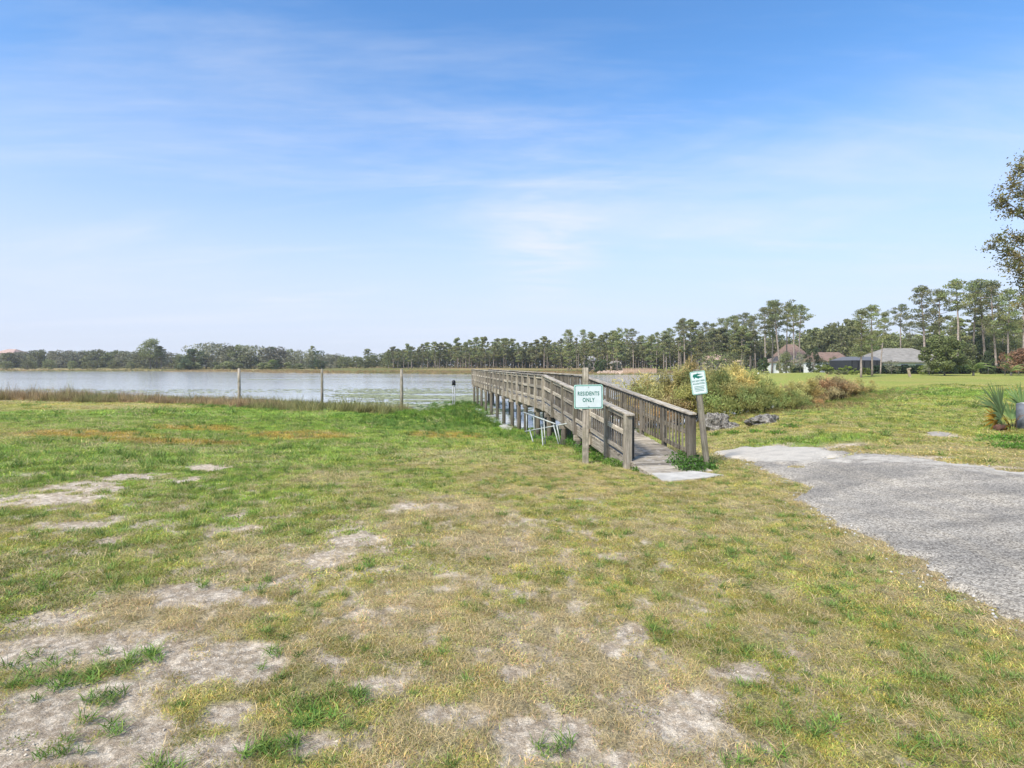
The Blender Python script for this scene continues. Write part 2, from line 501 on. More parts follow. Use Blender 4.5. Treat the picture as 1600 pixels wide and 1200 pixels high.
# foliage family
def leaf_mat(name, col, trans=0.35, hv=0.18, rough=0.6, instancer=False, objv=0.26):
    m, nt, b = new_mat(name)
    tint_ = attr(nt, 'tint')
    base = (*col, 1)
    if instancer: c = mixc(nt, 1.0, attr(nt, 'icol', 'INSTANCER'), tint_, 'MULTIPLY')
    else:
        c = mixc(nt, 1.0, base[:3], tint_, 'MULTIPLY')
        oi = nd(nt, 'ShaderNodeObjectInfo').outputs['Random']
        c = mixc(nt, 1.0, c, mixc(nt, oi, (1 - objv * 0.6, 1 - objv, 1 - objv * 0.7), (1 + objv, 1 + objv * 0.8, 1 + objv * 0.5)), 'MULTIPLY')
    nt.links.new(c, b.inputs['Base Color'])
    b.inputs['Roughness'].default_value = rough; b.inputs['Specular IOR Level'].default_value = 0.2
    tr = nd(nt, 'ShaderNodeBsdfTranslucent'); nt.links.new(c, tr.inputs['Color'])
    mx = nd(nt, 'ShaderNodeMixShader'); mx.inputs[0].default_value = trans
    nt.links.new(b.outputs[0], mx.inputs[1]); nt.links.new(tr.outputs[0], mx.inputs[2])
    nt.links.new(mx.outputs[0], nt.nodes['Material Output'].inputs['Surface'])
    return m
M_GRASS = leaf_mat("grass_mat", (1, 1, 1), 0.30, instancer=True)
M_PINE = leaf_mat("pine_needles", (0.235, 0.270, 0.115), 0.38)
M_OAK = leaf_mat("oak_leaves", (0.185, 0.215, 0.090), 0.25)
M_GREYOAK = leaf_mat("hazy_mossy_oak_leaves", (0.245, 0.26, 0.165), 0.3)  # leaf colour greyed to stand in for distance haze, besides the moss
M_DARK = leaf_mat("dark_leaves", (0.070, 0.105, 0.042), 0.2)
M_HEDGE = leaf_mat("hedge_leaves", (0.035, 0.062, 0.026), 0.2)
M_LIME = leaf_mat("lime_leaves", (0.20, 0.27, 0.055), 0.35)
M_PLUME = leaf_mat("plume_green", (0.45, 0.45, 0.19), 0.42)
M_PLUMED = leaf_mat("plume_deep", (0.29, 0.33, 0.12), 0.35, objv=.25)
M_PLUMEB = leaf_mat("plume_brown", (0.47, 0.38, 0.20), 0.38)
M_WEED = leaf_mat("weed_green", (0.085, 0.190, 0.035), 0.35)
M_PALM = leaf_mat("palm_leaf", (0.17, 0.27, 0.10), 0.25)
M_PALMY = leaf_mat("palm_leaf_yellow", (0.42, 0.27, 0.035), 0.3)
M_PALMB = leaf_mat("palm_leaf_dead", (0.27, 0.19, 0.11), 0.2)
M_PALML = leaf_mat("palm_leaf_light", (0.27, 0.37, 0.11), 0.4)
M_BROADLEAF = leaf_mat("broad_leaf", (0.165, 0.172, 0.078), 0.35)
M_RED = leaf_mat("reddish_leaf", (0.27, 0.17, 0.10), 0.3)
M_BARK = simple_mat("pine_bark", (0.27, 0.22, 0.185), 0.95, 0.35, 3.0, 0.02, objrand=0.2)
M_BARKG = simple_mat("grey_bark", (0.16, 0.145, 0.125), 0.95, 0.3, 5.0, 0.01)

def wood_mat(name, axis, dark=0.0, green=0.0, moss=0.0):
    m, nt, b = new_mat(name)
    oc = nd(nt, 'ShaderNodeTexCoord').outputs['Object']
    oi = nd(nt, 'ShaderNodeObjectInfo').outputs['Random']
    add = nd(nt, 'ShaderNodeVectorMath', operation='ADD')
    nt.links.new(oc, add.inputs[0])
    cx = nd(nt, 'ShaderNodeCombineXYZ')
    for i in range(3): nt.links.new(mth(nt, 'MULTIPLY', oi, 37.0 + 11 * i), cx.inputs[i])
    nt.links.new(cx.outputs[0], add.inputs[1])
    sc = [30, 30, 30]; sc[axis] = 1.5
    g = noise(nt, 1.0, 6, 0.65, mapping(nt, add.outputs[0], tuple(sc)), 0.4)
    sc2 = [90, 90, 90]; sc2[axis] = 4
    g2 = noise(nt, 1.0, 3, 0.6, mapping(nt, add.outputs[0], tuple(sc2)))
    p = posn(nt)
    k = 1 - dark
    c = mixc(nt, rng_(nt, g, 0.3, 0.7), (0.19 * k, 0.162 * k, 0.128 * k), (0.50 * k, 0.45 * k, 0.375 * k))
    c = mixc(nt, 1.0, c, mixc(nt, rng_(nt, g2, 0.35, 0.65), (0.78, 0.77, 0.75), (1.12, 1.12, 1.1)), 'MULTIPLY')
    c = mixc(nt, 1.0, c, mixc(nt, oi, (0.58, 0.57, 0.57), (1.32, 1.29, 1.24)), 'MULTIPLY')
    st = rng_(nt, noise(nt, 3.2, 6, 0.7, p), 0.50, 0.68)
    c = mixc(nt, mth(nt, 'MULTIPLY', st, 0.55 + dark * 0.3), c, (0.055, 0.05, 0.043))
    if moss > 0:
        ms = rng_(nt, noise(nt, 7, 6, 0.7, p), 0.52, 0.66)
        c = mixc(nt, mth(nt, 'MULTIPLY', ms, moss), c, (0.50, 0.48, 0.47))
    if green > 0:
        gs = rng_(nt, noise(nt, 2.4, 5, 0.6, p), 0.40, 0.65)
        c = mixc(nt, mth(nt, 'MULTIPLY', gs, green), c, (0.13, 0.13, 0.07))
    nt.links.new(c, b.inputs['Base Color'])
    b.inputs['Roughness'].default_value = 0.88
    bump(nt, b, mth(nt, 'ADD', g, mth(nt, 'MULTIPLY', g2, 0.5)), 0.7, 0.004)
    return m
WZ = wood_mat("weathered_post", 2, 0.05, 0.25)
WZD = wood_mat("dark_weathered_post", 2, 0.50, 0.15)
WZM = wood_mat("shade_toned_baluster", 2, 0.46, 0.15)  # left balusters sit behind the rails; their shade is put into the wood tone
WY = wood_mat("weathered_rail", 1, -0.10, 0.08)
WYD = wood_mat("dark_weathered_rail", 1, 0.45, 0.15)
WCAP = wood_mat("weathered_cap", 1, 0.0, 0.05, 0.5)
WX = wood_mat("weathered_plank", 0, -0.02, 0.08, 0.45)
WPILE = wood_mat("wet_pile", 2, 0.66, 0.35)
WSIGN = wood_mat("green_tinged_post", 2, -0.12, 0.55)
M_CONC = simple_mat("concrete_mat", (0.47, 0.44, 0.385), 0.9, 0.16, 4.0, 0.004)
M_ALU = simple_mat("aluminium_tube", (0.37, 0.39, 0.36), 0.6, 0.2, 6.0, 0, 0.1)
M_SIGNW = simple_mat("sign_white", (0.60, 0.67, 0.655), 0.5, 0.05, 9.0)
M_SIGNG = simple_mat("sign_green", (0.015, 0.15, 0.11), 0.5, 0.1, 12.0)
M_SIGNL = simple_mat("sign_edge", (0.42, 0.66, 0.56), 0.5, 0.08, 12.0)
M_GALV = simple_mat("galvanised", (0.42, 0.42, 0.43), 0.5, 0.15, 8.0, 0, 0.6)
M_BLACK = simple_mat("black_plastic", (0.015, 0.015, 0.018), 0.4, 0.1)
M_PVC = simple_mat("white_pipe", (0.33, 0.34, 0.35), 0.5, 0.1)
M_GREYPOST = simple_mat("grey_post_mat", (0.14, 0.15, 0.17), 0.8, 0.25, 7.0, 0.004)

# ------------------------------------------------------------------ ground sheet
def build_ground():
    front = np.arange(-62, 62.01, 0.34); back = np.arange(66, 294.1, 4.0)
    ang = np.radians(np.concatenate([front, back]))
    rr = [0.5]
    while rr[-1] < 880: rr.append(rr[-1] * (1.0125 if rr[-1] < 14 else 1.02 if rr[-1] < 80 else 1.035))
    rr = np.array(rr)
    A, Rr = np.meshgrid(ang, rr)
    x = (np.sin(A) * Rr).ravel(); y = (np.cos(A) * Rr).ravel()
    m = masks(x, y); s = m['s'] + (fbm(x, y, 0.35, 5, 3) - 0.5) * 1.6
    z = base_h(x, y, s)
    fade = 1 - sst(10, 20, m['r'])
    z = z + ((fbm(x, y, 6, 12, 4, 0.6) - 0.5) * 0.035 - m['sand'] * (0.012 - .02 * (fbm(x, y, 9, 66, 4, .6) - .5))) * fade
    c = grass_colour(x, y, m)
    soil = lerp3(np.tile(C_SOIL, (len(x), 1)), C_SAND, sst(0.35, 0.7, fbm(x, y, 3, 72, 5, 0.65)))
    gnear = lerp3(c * 0.66, np.tile(C_SOIL, (len(x), 1)) * (.55 + .75 * fbm(x, y, 7, 73, 4, .7))[:, None] * 1.15, 0.40 + 0.45 * m['dry'])
    fn = 1 - sst(6, 24, m['r'])
    c = lerp3(c * 0.92, np.array(gnear), fn * 0.8)
    sd_ = np.clip(m['sand'] * 1.1, 0, 1)
    c = c + (soil * 0.35 + C_SAND * 0.65 - c) * sd_[:, None]
    # far shores: brown marsh, then pine litter; bank under the bushes
    farm = sst(150, 180, y) * (x < 60) + sst(60, 120, -x) * sst(120, 160, y)
    farm = np.clip(farm, 0, 1)
    marsh = lerp3(np.tile(np.array((0.38, 0.29, 0.15)), (len(x), 1)), np.array((0.17, 0.17, 0.06)), sst(0.4, 0.6, fbm(x * 0.4, y * 2, 0.03, 8, 4)))
    c = lerp3(c, marsh, farm * sst(60, 52, s) ) if False else c + (marsh - c) * (farm * sst(95, 70, s))[:, None]
    lit = lerp3(np.tile(np.array((0.30, 0.17, 0.09)), (len(x), 1)), np.array((0.16, 0.17, 0.05)), sst(0.4, 0.6, fbm(x, y, 0.04, 9, 4)))
    c = c + (lit - c) * (farm * sst(70, 95, s))[:, None]
    mud = np.array((0.06, 0.05, 0.035))
    wet = sst(0.6, -0.3, s)
    c = c + (mud - c) * (wet * 0.9)[:, None]
    # red-tan earth near the right bank bushes
    red = sst(2.2, 0, seg_dist(x, y, np.array([(20, 40), (27, 44), (31, 49)]), False)) * sst(0.35, 0.6, fbm(x, y, 0.5, 19, 4))
    c = c + (np.array((0.42, 0.25, 0.13)) - c) * (red * 0.4)[:, None]
    nA, nR = len(ang), len(rr)
    i = np.arange(nR - 1)[:, None]; j = np.arange(nA)[None, :]; j2 = (j + 1) % nA
    q = np.stack([(i * nA + j), (i * nA + j2), ((i + 1) * nA + j2), ((i + 1) * nA + j)], -1).reshape(-1, 4)
    V = np.stack([x, y, z], 1)
    V = np.concatenate([V, [[0, 0, H(0, 0)]]]); ci = len(V) - 1
    fan = np.stack([np.full(nA, ci), (np.arange(nA) + 1) % nA, np.arange(nA)], 1)
    c = np.concatenate([c, c[:1]]); sf = np.concatenate([sd_, sd_[:1]])
    me = mesh_np("ground", V, [q[:, ::-1], fan[:, ::-1]], MG, True, {'gcol': c, 'sandf': sf})
    o = link("ground", me); set_props(o, kind='structure')
build_ground()

me = mesh_np("lake", [(-900, 22, ZW), (70, 22, ZW), (70, 320, ZW), (-900, 320, ZW)], np.array([[0, 1, 2, 3]]), MWt)
set_props(link("lake_water", me), kind='structure')

def build_drive():
    st = 0.07
    xs = np.arange(3.0, 26.0, st); ys = np.arange(2.6, 15.5, st)
    X, Y = np.meshgrid(xs, ys); x = X.ravel(); y = Y.ravel()
    d = drive_sd(x, y)
    z = base_h(x, y) + (fbm(x, y, 5, 14, 3) - .5) * 0.008 + np.where(d > 0, 0.016, 0) + np.clip(d, -0.3, 0.06) * 0.4
    nx = len(xs)
    i = np.arange(len(ys) - 1)[:, None]; j = np.arange(nx - 1)[None, :]
    q = np.stack([i * nx + j, i * nx + j + 1, (i + 1) * nx + j + 1, (i + 1) * nx + j], -1).reshape(-1, 4)
    q = q[(d[q].max(1) > -0.05)]
    used = np.unique(q); remap = -np.ones(len(x), int); remap[used] = np.arange(len(used))
    x, y, z, d = x[used], y[used], z[used], d[used]
    # crushed shell lies along the far edge and at the tip
    up = np.array([GP(*p_) for p_ in [(1112, 708), (1225, 712), (1300, 720), (1420, 722), (1510, 730), (1600, 744), (1760, 754), (2200, 772)]])
    su = seg_dist(x, y, up, False)
    tx, ty = GP(1170, 711)
    tip = sst(2.6, 0.6, np.hypot(x - tx, (y - ty) * 1.2))
    shell = np.clip(sst(1.2, 0.0, su) * 0.66 + tip * 0.8, 0, 1) * 0.80
    shell = np.maximum(shell, sst(0.10, 0.0, d) * 0.35)
    me = mesh_np("driveway", np.stack([x, y, z], 1), remap[q], MD, True, {'shell': shell})
    set_props(link("driveway", me), kind='structure')
build_drive()

hz_m = bpy.data.materials.new("haze_air"); hz_m.use_nodes = True; hn = hz_m.node_tree; hn.nodes.clear()
ho = hn.nodes.new('ShaderNodeOutputMaterial'); hv_ = hn.nodes.new('ShaderNodeVolumePrincipled')
hv_.inputs['Color'].default_value = (0.97, 0.98, 1.0, 1); hv_.inputs['Density'].default_value = 0.00024; hv_.inputs['Anisotropy'].default_value = 0.2
hn.links.new(hv_.outputs[0], ho.inputs['Volume'])
set_props(MB().box((0, 0, 11), (1900, 1900, 30)).obj("haze", hz_m), kind='stuff')

# ------------------------------------------------------------------ leaf builders
def frames(n, flat=0.0, g=rng):
    a = g.normal(size=(n, 3)); a /= np.linalg.norm(a, axis=1)[:, None]
    b_ = g.normal(size=(n, 3)); b_[:, 2] *= (1 - flat)
    b_ -= a * (a * b_).sum(1)[:, None]; b_ /= np.linalg.norm(b_, axis=1)[:, None] + 1e-9
    return a, b_
def leaf_quads(C, size, aspect=0.5, g=rng, flat=0.0):
    """diamond leaves / leaf clumps at centres C"""
    n = len(C)
    a, b_ = frames(n, flat, g)
    s = (size * g.uniform(0.6, 1.4, n))[:, None]
    V = np.stack([C - a * s * .5, C + b_ * s * aspect * .5, C + a * s * .5, C - b_ * s * aspect * .5], 1).reshape(-1, 3)
    return V, np.arange(n * 4).reshape(-1, 4)
def clump_pts(c, r, n, g=rng, shell=0.45):
    d = g.normal(size=(n, 3)); d /= np.linalg.norm(d, axis=1)[:, None]
    rad = shell + (1 - shell) * g.random(n) ** 0.7
    return np.array(c) + d * rad[:, None] * np.array(r)
class Leaves:
    def __init__(s): s.V = []; s.T = []; s.n = 0; s.F = []
    def add(s, V, Fq, tint):
        s.V.append(V); s.F.append(Fq + s.n); s.n += len(V)
        t = np.ones((len(V), 3)) * tint if np.ndim(tint) <= 1 else tint
        s.T.append(t)
    def clump(s, c, r, n, size, aspect=0.55, hue=(1, 1, 1), var=0.25, g=rng, flat=0.0, shell=0.45):
        C = clump_pts(c, r, n, g, shell)
        V, q = leaf_quads(C, size, aspect, g, flat)
        t = np.repeat(np.array(hue)[None, :] * g.uniform(1 - var, 1 + var, (n, 1)), 4, 0)
        s.add(V, q, t)
    def mesh(s, name, mat):
        V = np.concatenate(s.V); T = np.concatenate(s.T)
        return mesh_np(name, V, np.concatenate(s.F), mat, False, {'tint': T})

def make_pine(seed, h=18.0, crown=0.45, nl=20, leaf=0.42, per=46, spread=2.9):
    g = np.random.default_rng(seed); r_ = random.Random(seed)
    t = MB(); L = Leaves()
    bend = (r_.uniform(-.5, .5), r_.uniform(-.4, .4))
    def tp(k): return Vector((bend[0] * k * k + .12 * math.sin(k * 5 + seed), bend[1] * k * k, h * k))
    t.tube([tp(k) for k in (-0.02, .1, .3, .5, .7, .85, .97)], [.24, .21, .18, .155, .12, .08, .03], 7)
    for i in range(nl):
        k = crown + (1 - crown) * ((i + r_.random()) / nl)
        a = i * 2.4 + r_.uniform(-.5, .5)
        prof = math.sin(math.pi * min(1, (k - crown) / (1 - crown) * 0.80 + .16)) ** 0.7
        ln = spread * prof * r_.uniform(.45, 1.15)
        if r_.random() < .15: ln *= .5
        b0 = tp(k - .02); up = r_.uniform(-.05, .55)
        b1 = b0 + Vector((math.cos(a) * ln, math.sin(a) * ln, ln * up))
        mid = (b0 + b1) / 2 + Vector((0, 0, -.08 * ln))
        t.tube([b0, mid, b1], [.06, .045, .02], 4, False)
        hue = np.array((1.0, 1.0, 1.0)) * r_.uniform(.78, 1.25); hue[0] *= r_.uniform(.9, 1.12)
        for q in range(r_.choice([2, 3, 3])):
            f = r_.uniform(.45, 1.1)
            c = b0.lerp(b1, f) + Vector((r_.uniform(-.5, .5), r_.uniform(-.5, .5), r_.uniform(0, .4)))
            rr_ = r_.uniform(.5, 1.05)
            L.clump(c, (rr_, rr_, rr_ * .55), int(per * rr_), leaf, .5, hue, .3, g)
    c = tp(.985)
    for q in range(4):
        L.clump(c + Vector((r_.uniform(-.7, .7), r_.uniform(-.7, .7), r_.uniform(-.5, .2))), (.9, .9, .6), per, leaf, .5, (1.05,) * 3, .3, g)
    for q in range(r_.choice([1, 3, 4])):       # dead stubs
        k = r_.uniform(.3, crown); a = r_.uniform(0, 6.28); b0 = tp(k)
        t.tube([b0, b0 + Vector((math.cos(a) * .9, math.sin(a) * .9, .1))], [.03, .012], 3, False)
    return t.mesh("trunk", M_BARK, True), L.mesh("crown", M_PINE), h

def make_oak(seed, h=10.0, w=5.0, mat=None, leaf=0.45, per=120, ncl=26, low=0.1, hue=(1, 1, 1), tr=.28, top=1.0):
    g = np.random.default_rng(seed); r_ = random.Random(seed)
    t = MB(); L = Leaves()
    fork = h * .28
    t.tube([(0, 0, -.3), (.05, .02, fork * .5), (.1, 0, fork), (.1, .05, h * .7)], [tr, tr * .8, tr * .7, tr * .15], 7)
    for i in range(ncl):
        k = low + (top - low) * ((i + .5) / ncl)
        rad = w * math.sqrt(max(.05, 1 - ((k - .45) / .62) ** 2)) * r_.uniform(.35, .95)
        a = i * 2.4 + r_.uniform(-.6, .6)
        c = Vector((math.cos(a) * rad, math.sin(a) * rad, h * k * .93))
        rr_ = w * r_.uniform(.24, .42)
        hh = np.array(hue) * r_.uniform(.75, 1.3)
        L.clump(c, (rr_, rr_, rr_ * .72), int(per * r_.uniform(.7, 1.3)), leaf, .6, hh, .28, g)
        if i % 2 == 0:
            b0 = Vector((.1, 0, fork)); t.tube([b0, b0.lerp(c, .55) + Vector((0, 0, .2)), c], [tr * .4, tr * .22, .02], 4, False)
    return t.mesh("trunk", M_BARKG, True), L.mesh("crown", mat or M_OAK), h

def plant_tree(proto, px, D, top_y=None, height=None, name="pine_tree", label="", cat="tree", group=None, wide=1.0, x=None, sink=0.15, rot=None):
    tr_, cr_, h0 = proto
    if x is None: x = (px - 800.0) / F * D
    z = H(x, D)
    if height is None: height = (CAM_H + (HOR - top_y) * D / F) - z
    s = height / h0
    o = empty(name, (x, D, z - sink), (R(rnd.gauss(0, 1.3)), R(rnd.gauss(0, 1.6)), rnd.uniform(0, 6.28) if rot is None else rot), label=label, cat=cat, group=group)
    o.scale = (s * wide, s * wide, s)
    link("trunk", tr_, o); link("crown", cr_, o)
    return o

PINES = [make_pine(100 + i, 18, c, int(n * 1.15), .30, 70, sp * 1.08) for i, (c, n, sp) in enumerate([(.48, 22, 2.6), (.60, 17, 2.3), (.40, 24, 2.6), (.70, 14, 2.8), (.52, 19, 2.0), (.62, 20, 3.3), (.34, 24, 2.3)])]
PINEF = [make_pine(200 + i, 16, c, n, .55, 50, sp) for i, (c, n, sp) in enumerate([(.34, 24, 2.9), (.42, 22, 3.2), (.5, 20, 2.6), (.24, 28, 2.7), (.38, 24, 3.4), (.56, 16, 3.3), (.3, 20, 2.2), (.18, 28, 3.0)])]
OAKS = [make_oak(300 + i, 10, w, M_OAK, .55, 90, 26) for i, w in enumerate([4.6, 5.4, 4.0])]
OAKG = [make_oak(320 + i, 10, w, M_GREYOAK, .6, 90, 26, .05) for i, w in enumerate([5.6, 6.2])]
OAKD = [make_oak(340 + i, 10, w, M_DARK, .5, 100, 24, .05) for i, w in enumerate([4.4, 3.6])]

# ------------------------------------------------------------------ boardwalk
BW_YAW = R(9.3)
BW_W = 1.29
BX, BY = 2.44, 11.73
bw = empty("boardwalk", (BX, BY, 0), (0, 0, BW_YAW), label="long weathered wooden boardwalk ramping up from the lawn and out over the lake on piles", cat="boardwalk")
def bw_world(x, y):
    return BX + x * math.cos(BW_YAW) - y * math.sin(BW_YAW), BY + x * math.sin(BW_YAW) + y * math.cos(BW_YAW)
def bw_ground(x, y): return H(*bw_world(x, y))
RAMP = 8.08; END = 34.75; START = -0.98
Z0 = bw_ground(BW_W / 2, START) + 0.035
ZL = 0.33
def deck(y): return ZL if y >= RAMP else Z0 + (ZL - Z0) * (y - START) / (RAMP - START)
RSL = math.atan((ZL - Z0) / (RAMP - START))
# planks
plank_meshes = []
for i in range(5):
    m_ = MB().box((0, 0, 0), (BW_W + 0.02 + 0.01 * (i % 3), 0.124, 0.036)); plank_meshes.append(m_.mesh("plank", WX, False, 0.004))
y = START
n = 0
while y < END - 0.05:
    sl = RSL if y < RAMP - .07 else 0
    link("plank", plank_meshes[rnd.randrange(5)], bw, None, (BW_W / 2 + rnd.uniform(-.012, .012), y + .07, deck(y + .07) - .018 + rnd.uniform(-.003, .003)),
         (sl, 0, rnd.uniform(-.006, .006)))
    y += 0.146; n += 1
# posts, rails
stations = [k * RAMP / 6 for k in range(7)] + [RAMP + (k + 1) * (END - RAMP) / 20 for k in range(20)]
RH = 0.97
def post_mesh(w, hgt, mat): return MB().box((0, 0, -hgt / 2), (w, w, hgt)).mesh("post", mat, False, 0.006)
pm = {}
for side, xs, sgn in (("l", 0.0, -1), ("r", BW_W, 1)):
    for k, ys in enumerate(stations):
        mat = WZ if side == "l" else WZD
        wdt = .145 if k == 0 else .098
        top = deck(ys) + RH - .035
        bot = bw_ground(xs, ys) - .08 if k <= 1 else deck(ys) - .27
        hgt = round(top - bot, 2)
        key = (wdt, hgt, side)
        if key not in pm: pm[key] = post_mesh(wdt, hgt, mat)
        po = link("post", pm[key], bw, None, (xs + sgn * .055, ys, top), (rnd.uniform(-.008, .008), rnd.uniform(-.008, .008), 0))
        if k == 3 and side == "l": pass
    # doubled inner post at the foot of the left rail
if True:
    hgt = 1.0
    link("post", post_mesh(.09, 1.02, WZD), bw, None, (.09, .16, deck(.16) + RH - .05))
rail_m = {}
def rail(side, xo, y0, y1, dz, hh, ww, mat, name="rail"):
    sl = math.atan2(deck(y1) - deck(y0), y1 - y0)
    ln = round(math.hypot(y1 - y0, deck(y1) - deck(y0)), 2)
    key = (name, ln, hh, ww, mat.name)
    if key not in rail_m: rail_m[key] = MB().box((0, 0, 0), (ww, ln, hh)).mesh(name, mat, False, 0.004)
    ym = (y0 + y1) / 2
    return link(name, rail_m[key], bw, None, (xo, ym, (deck(y0) + deck(y1)) / 2 + dz), (sl + rnd.uniform(-.002, .002), 0, rnd.uniform(-.002, .002)))
for side, xs, sgn in (("l", 0.0, -1), ("r", BW_W, 1)):
    mat = WY if side == "l" else WYD
    for k in range(len(stations) - 1):
        y0, y1 = stations[k], stations[k + 1]
        for dz, hh in ((RH - .095, .088), (.53, .10), (.13, .095)):
            rail(side, xs + sgn * .035, y0 + .052, y1 - .052, dz, hh, .038, mat)
    caps = list(range(0, len(stations) - 1, 2))
    for k in caps:
        y0 = stations[k] - (.12 if k == 0 else 0); y1 = stations[min(k + 2, len(stations) - 1)]
        if k < 6:
            rail(side, xs + sgn * .03, y0, y1 - .004, RH - .012, .04, .17, WCAP, "handrail_cap")
        else:
            rail(side, xs + sgn * .03, y0, y1 - .004, RH - .012, .04, .15, WCAP, "handrail_cap")
        rail(side, xs - sgn * .012 + 0, max(y0, -.9) if k else -.9, y1 - .004, -.165, .235, .04, mat, "side_joist")
# balusters
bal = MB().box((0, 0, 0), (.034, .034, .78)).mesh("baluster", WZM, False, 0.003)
bald = MB().box((0, 0, 0), (.034, .034, .78)).mesh("baluster", WZD, False, 0.003)
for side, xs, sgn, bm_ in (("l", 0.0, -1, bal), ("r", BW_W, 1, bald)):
    restb = MB(); cnt = 0
    ys = .13
    while ys < END - .05:
        near_post = min(abs(ys - s_) for s_ in stations)
        if near_post > .055:
            xo = xs - sgn * .002
            zc_ = deck(ys) + .49 + rnd.uniform(-.006, .006)
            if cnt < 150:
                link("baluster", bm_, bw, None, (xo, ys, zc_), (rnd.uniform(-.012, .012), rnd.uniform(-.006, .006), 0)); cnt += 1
            else: restb.box((xo, ys, zc_), (.034, .034, .78))
        ys += .16
    o = restb.obj("baluster_row", WZ if side == "l" else WZD, bw); o['kind'] = 'stuff'
# piles and cross beams
k = 0
for ys in [4.05, 5.7, 7.75, 9.55, 11.9, 13.6, 15.4, 18.0, 20.7, 23.4, 26.1, 28.8, 31.5, 34.3]:
    for xo in (.06, BW_W - .06):
        g_ = min(bw_ground(xo, ys), ZW) - .6 if ys > 15 else bw_ground(xo, ys) - .4
        tp_ = deck(ys) - .285 - .16
        MB().tube([(0, 0, 0), (0.01, 0, (g_ - tp_) * .5), (0, 0, g_ - tp_)], [.085, .09, .095], 12).obj("pile", WPILE, bw, True, loc=(xo + rnd.uniform(-.02, .02), ys, tp_))
    MB().box((0, 0, 0), (BW_W + .16, .09, .16)).obj("cross_beam", WX, bw, bevel=.004, loc=(BW_W / 2, ys, deck(ys) - .285 - .08))
# middle joist and end rail over the water
for xo in (BW_W * .33, BW_W * .66):
    MB().box((0, 0, 0), (.04, END - RAMP - .1, .235)).obj("floor_joist", WYD, bw, loc=(xo, (END + RAMP) / 2, ZL - .165))
for dz, hh in ((RH - .095, .085), (.53, .09), (.13, .088)):
    MB().box((0, 0, 0), (BW_W, .038, hh)).obj("rail", WX, bw, loc=(BW_W / 2, END + .05, ZL + dz))

# rusty climbing plant on one post of the ramp
L = Leaves(); t = MB()
x_, y_ = bw_world(-.13, stations[2])
gz = H(x_, y_)
pts = [(x_ + .03 * math.sin(i * 1.3), y_ + .03 * math.cos(i * 1.7), gz + i * .1) for i in range(13)]
t.tube(pts, .008, 4)
for p_ in pts[1:]: L.clump(p_, (.07, .07, .08), 26, .045, .6, (1, 1, 1), .35)
o = empty("climbing_vine", (0, 0, 0), label="thin rusty vine climbing a ramp post just left of the square sign", cat="vine")
link("stem", t.mesh("stem", M_BARKG), o); link("foliage", L.mesh("foliage", M_PALMB), o)

# concrete slab and small footing pieces
def slab(name, pts, zt, th, mat, **kw):
    n_ = len(pts)
    m_ = MB()
    vs = [(p_[0], p_[1], zt(p_[0], p_[1])) for p_ in pts]
    vs2 = [(v[0], v[1], v[2] - th) for v in vs]
    m_.add(vs + vs2, [tuple(range(n_))] + [tuple(range(n_, 2 * n_))[::-1]] + [(i, n_ + i, n_ + (i + 1) % n_, (i + 1) % n_) for i in range(n_)])
    me = m_.mesh(name, mat)
    return set_props(link(name, me), **kw)
sp = [GP(*q) for q in [(1009, 738), (1056, 736), (1092, 739), (1131, 744), (1104, 748), (1072, 751), (1050, 753), (1034, 752)]]
zs = bw_ground(BW_W / 2, START) + .022
slab("concrete_landing", sp, lambda x, y: max(zs, H(x, y) + .025), .12, M_CONC, label="pale worn concrete landing at the foot of the wooden ramp", cat="concrete slab")
sp = [GP(*q) for q in [(780, 668), (791, 666.5), (801, 670), (799, 674), (789, 673)]]
slab("concrete_block", sp, lambda x, y: H(x, y) + .10, .2, M_CONC, label="small broken concrete piece in the grass below the boardwalk piles", cat="concrete block")
sp = [GP(*q) for q in [(1448, 676), (1465, 674.5), (1487, 677), (1480, 682), (1456, 681)]]
slab("ground_slab", sp, lambda x, y: H(x, y) + .012, .1, simple_mat('dirty_concrete', (.34, .30, .25), .95, .3, 9, .006), label="sunken concrete cover lying flush in the right-hand lawn", cat="slab")

# ------------------------------------------------------------------ signs
def rounded(w, h, r, n=5):
    pts = []
    for cx, cz, a0 in ((w / 2 - r, h / 2 - r, 0), (-w / 2 + r, h / 2 - r, 90), (-w / 2 + r, -h / 2 + r, 180), (w / 2 - r, -h / 2 + r, 270)):
        for i in range(n + 1):
            a = R(a0 + 90 * i / n); pts.append((cx + r * math.cos(a), cz + r * math.sin(a)))
    return pts
def plate(name, pts, y0, y1, mat, parent):
    n_ = len(pts)
    vs = [(p_[0], y0, p_[1]) for p_ in pts] + [(p_[0], y1, p_[1]) for p_ in pts]
    m_ = MB().add(vs, [tuple(range(n_)), tuple(range(n_, 2 * n_))[::-1]] + [(i, (i + 1) % n_, n_ + (i + 1) % n_, n_ + i) for i in range(n_)])
    return m_.obj(name, mat, parent)
def ring(name, po, pi, y, mat, parent):
    n_ = len(po)
    vs = [(p_[0], y, p_[1]) for p_ in po] + [(p_[0], y, p_[1]) for p_ in pi]
    return MB().add(vs, [(i, (i + 1) % n_, n_ + (i + 1) % n_, n_ + i) for i in range(n_)]).obj(name, mat, parent)
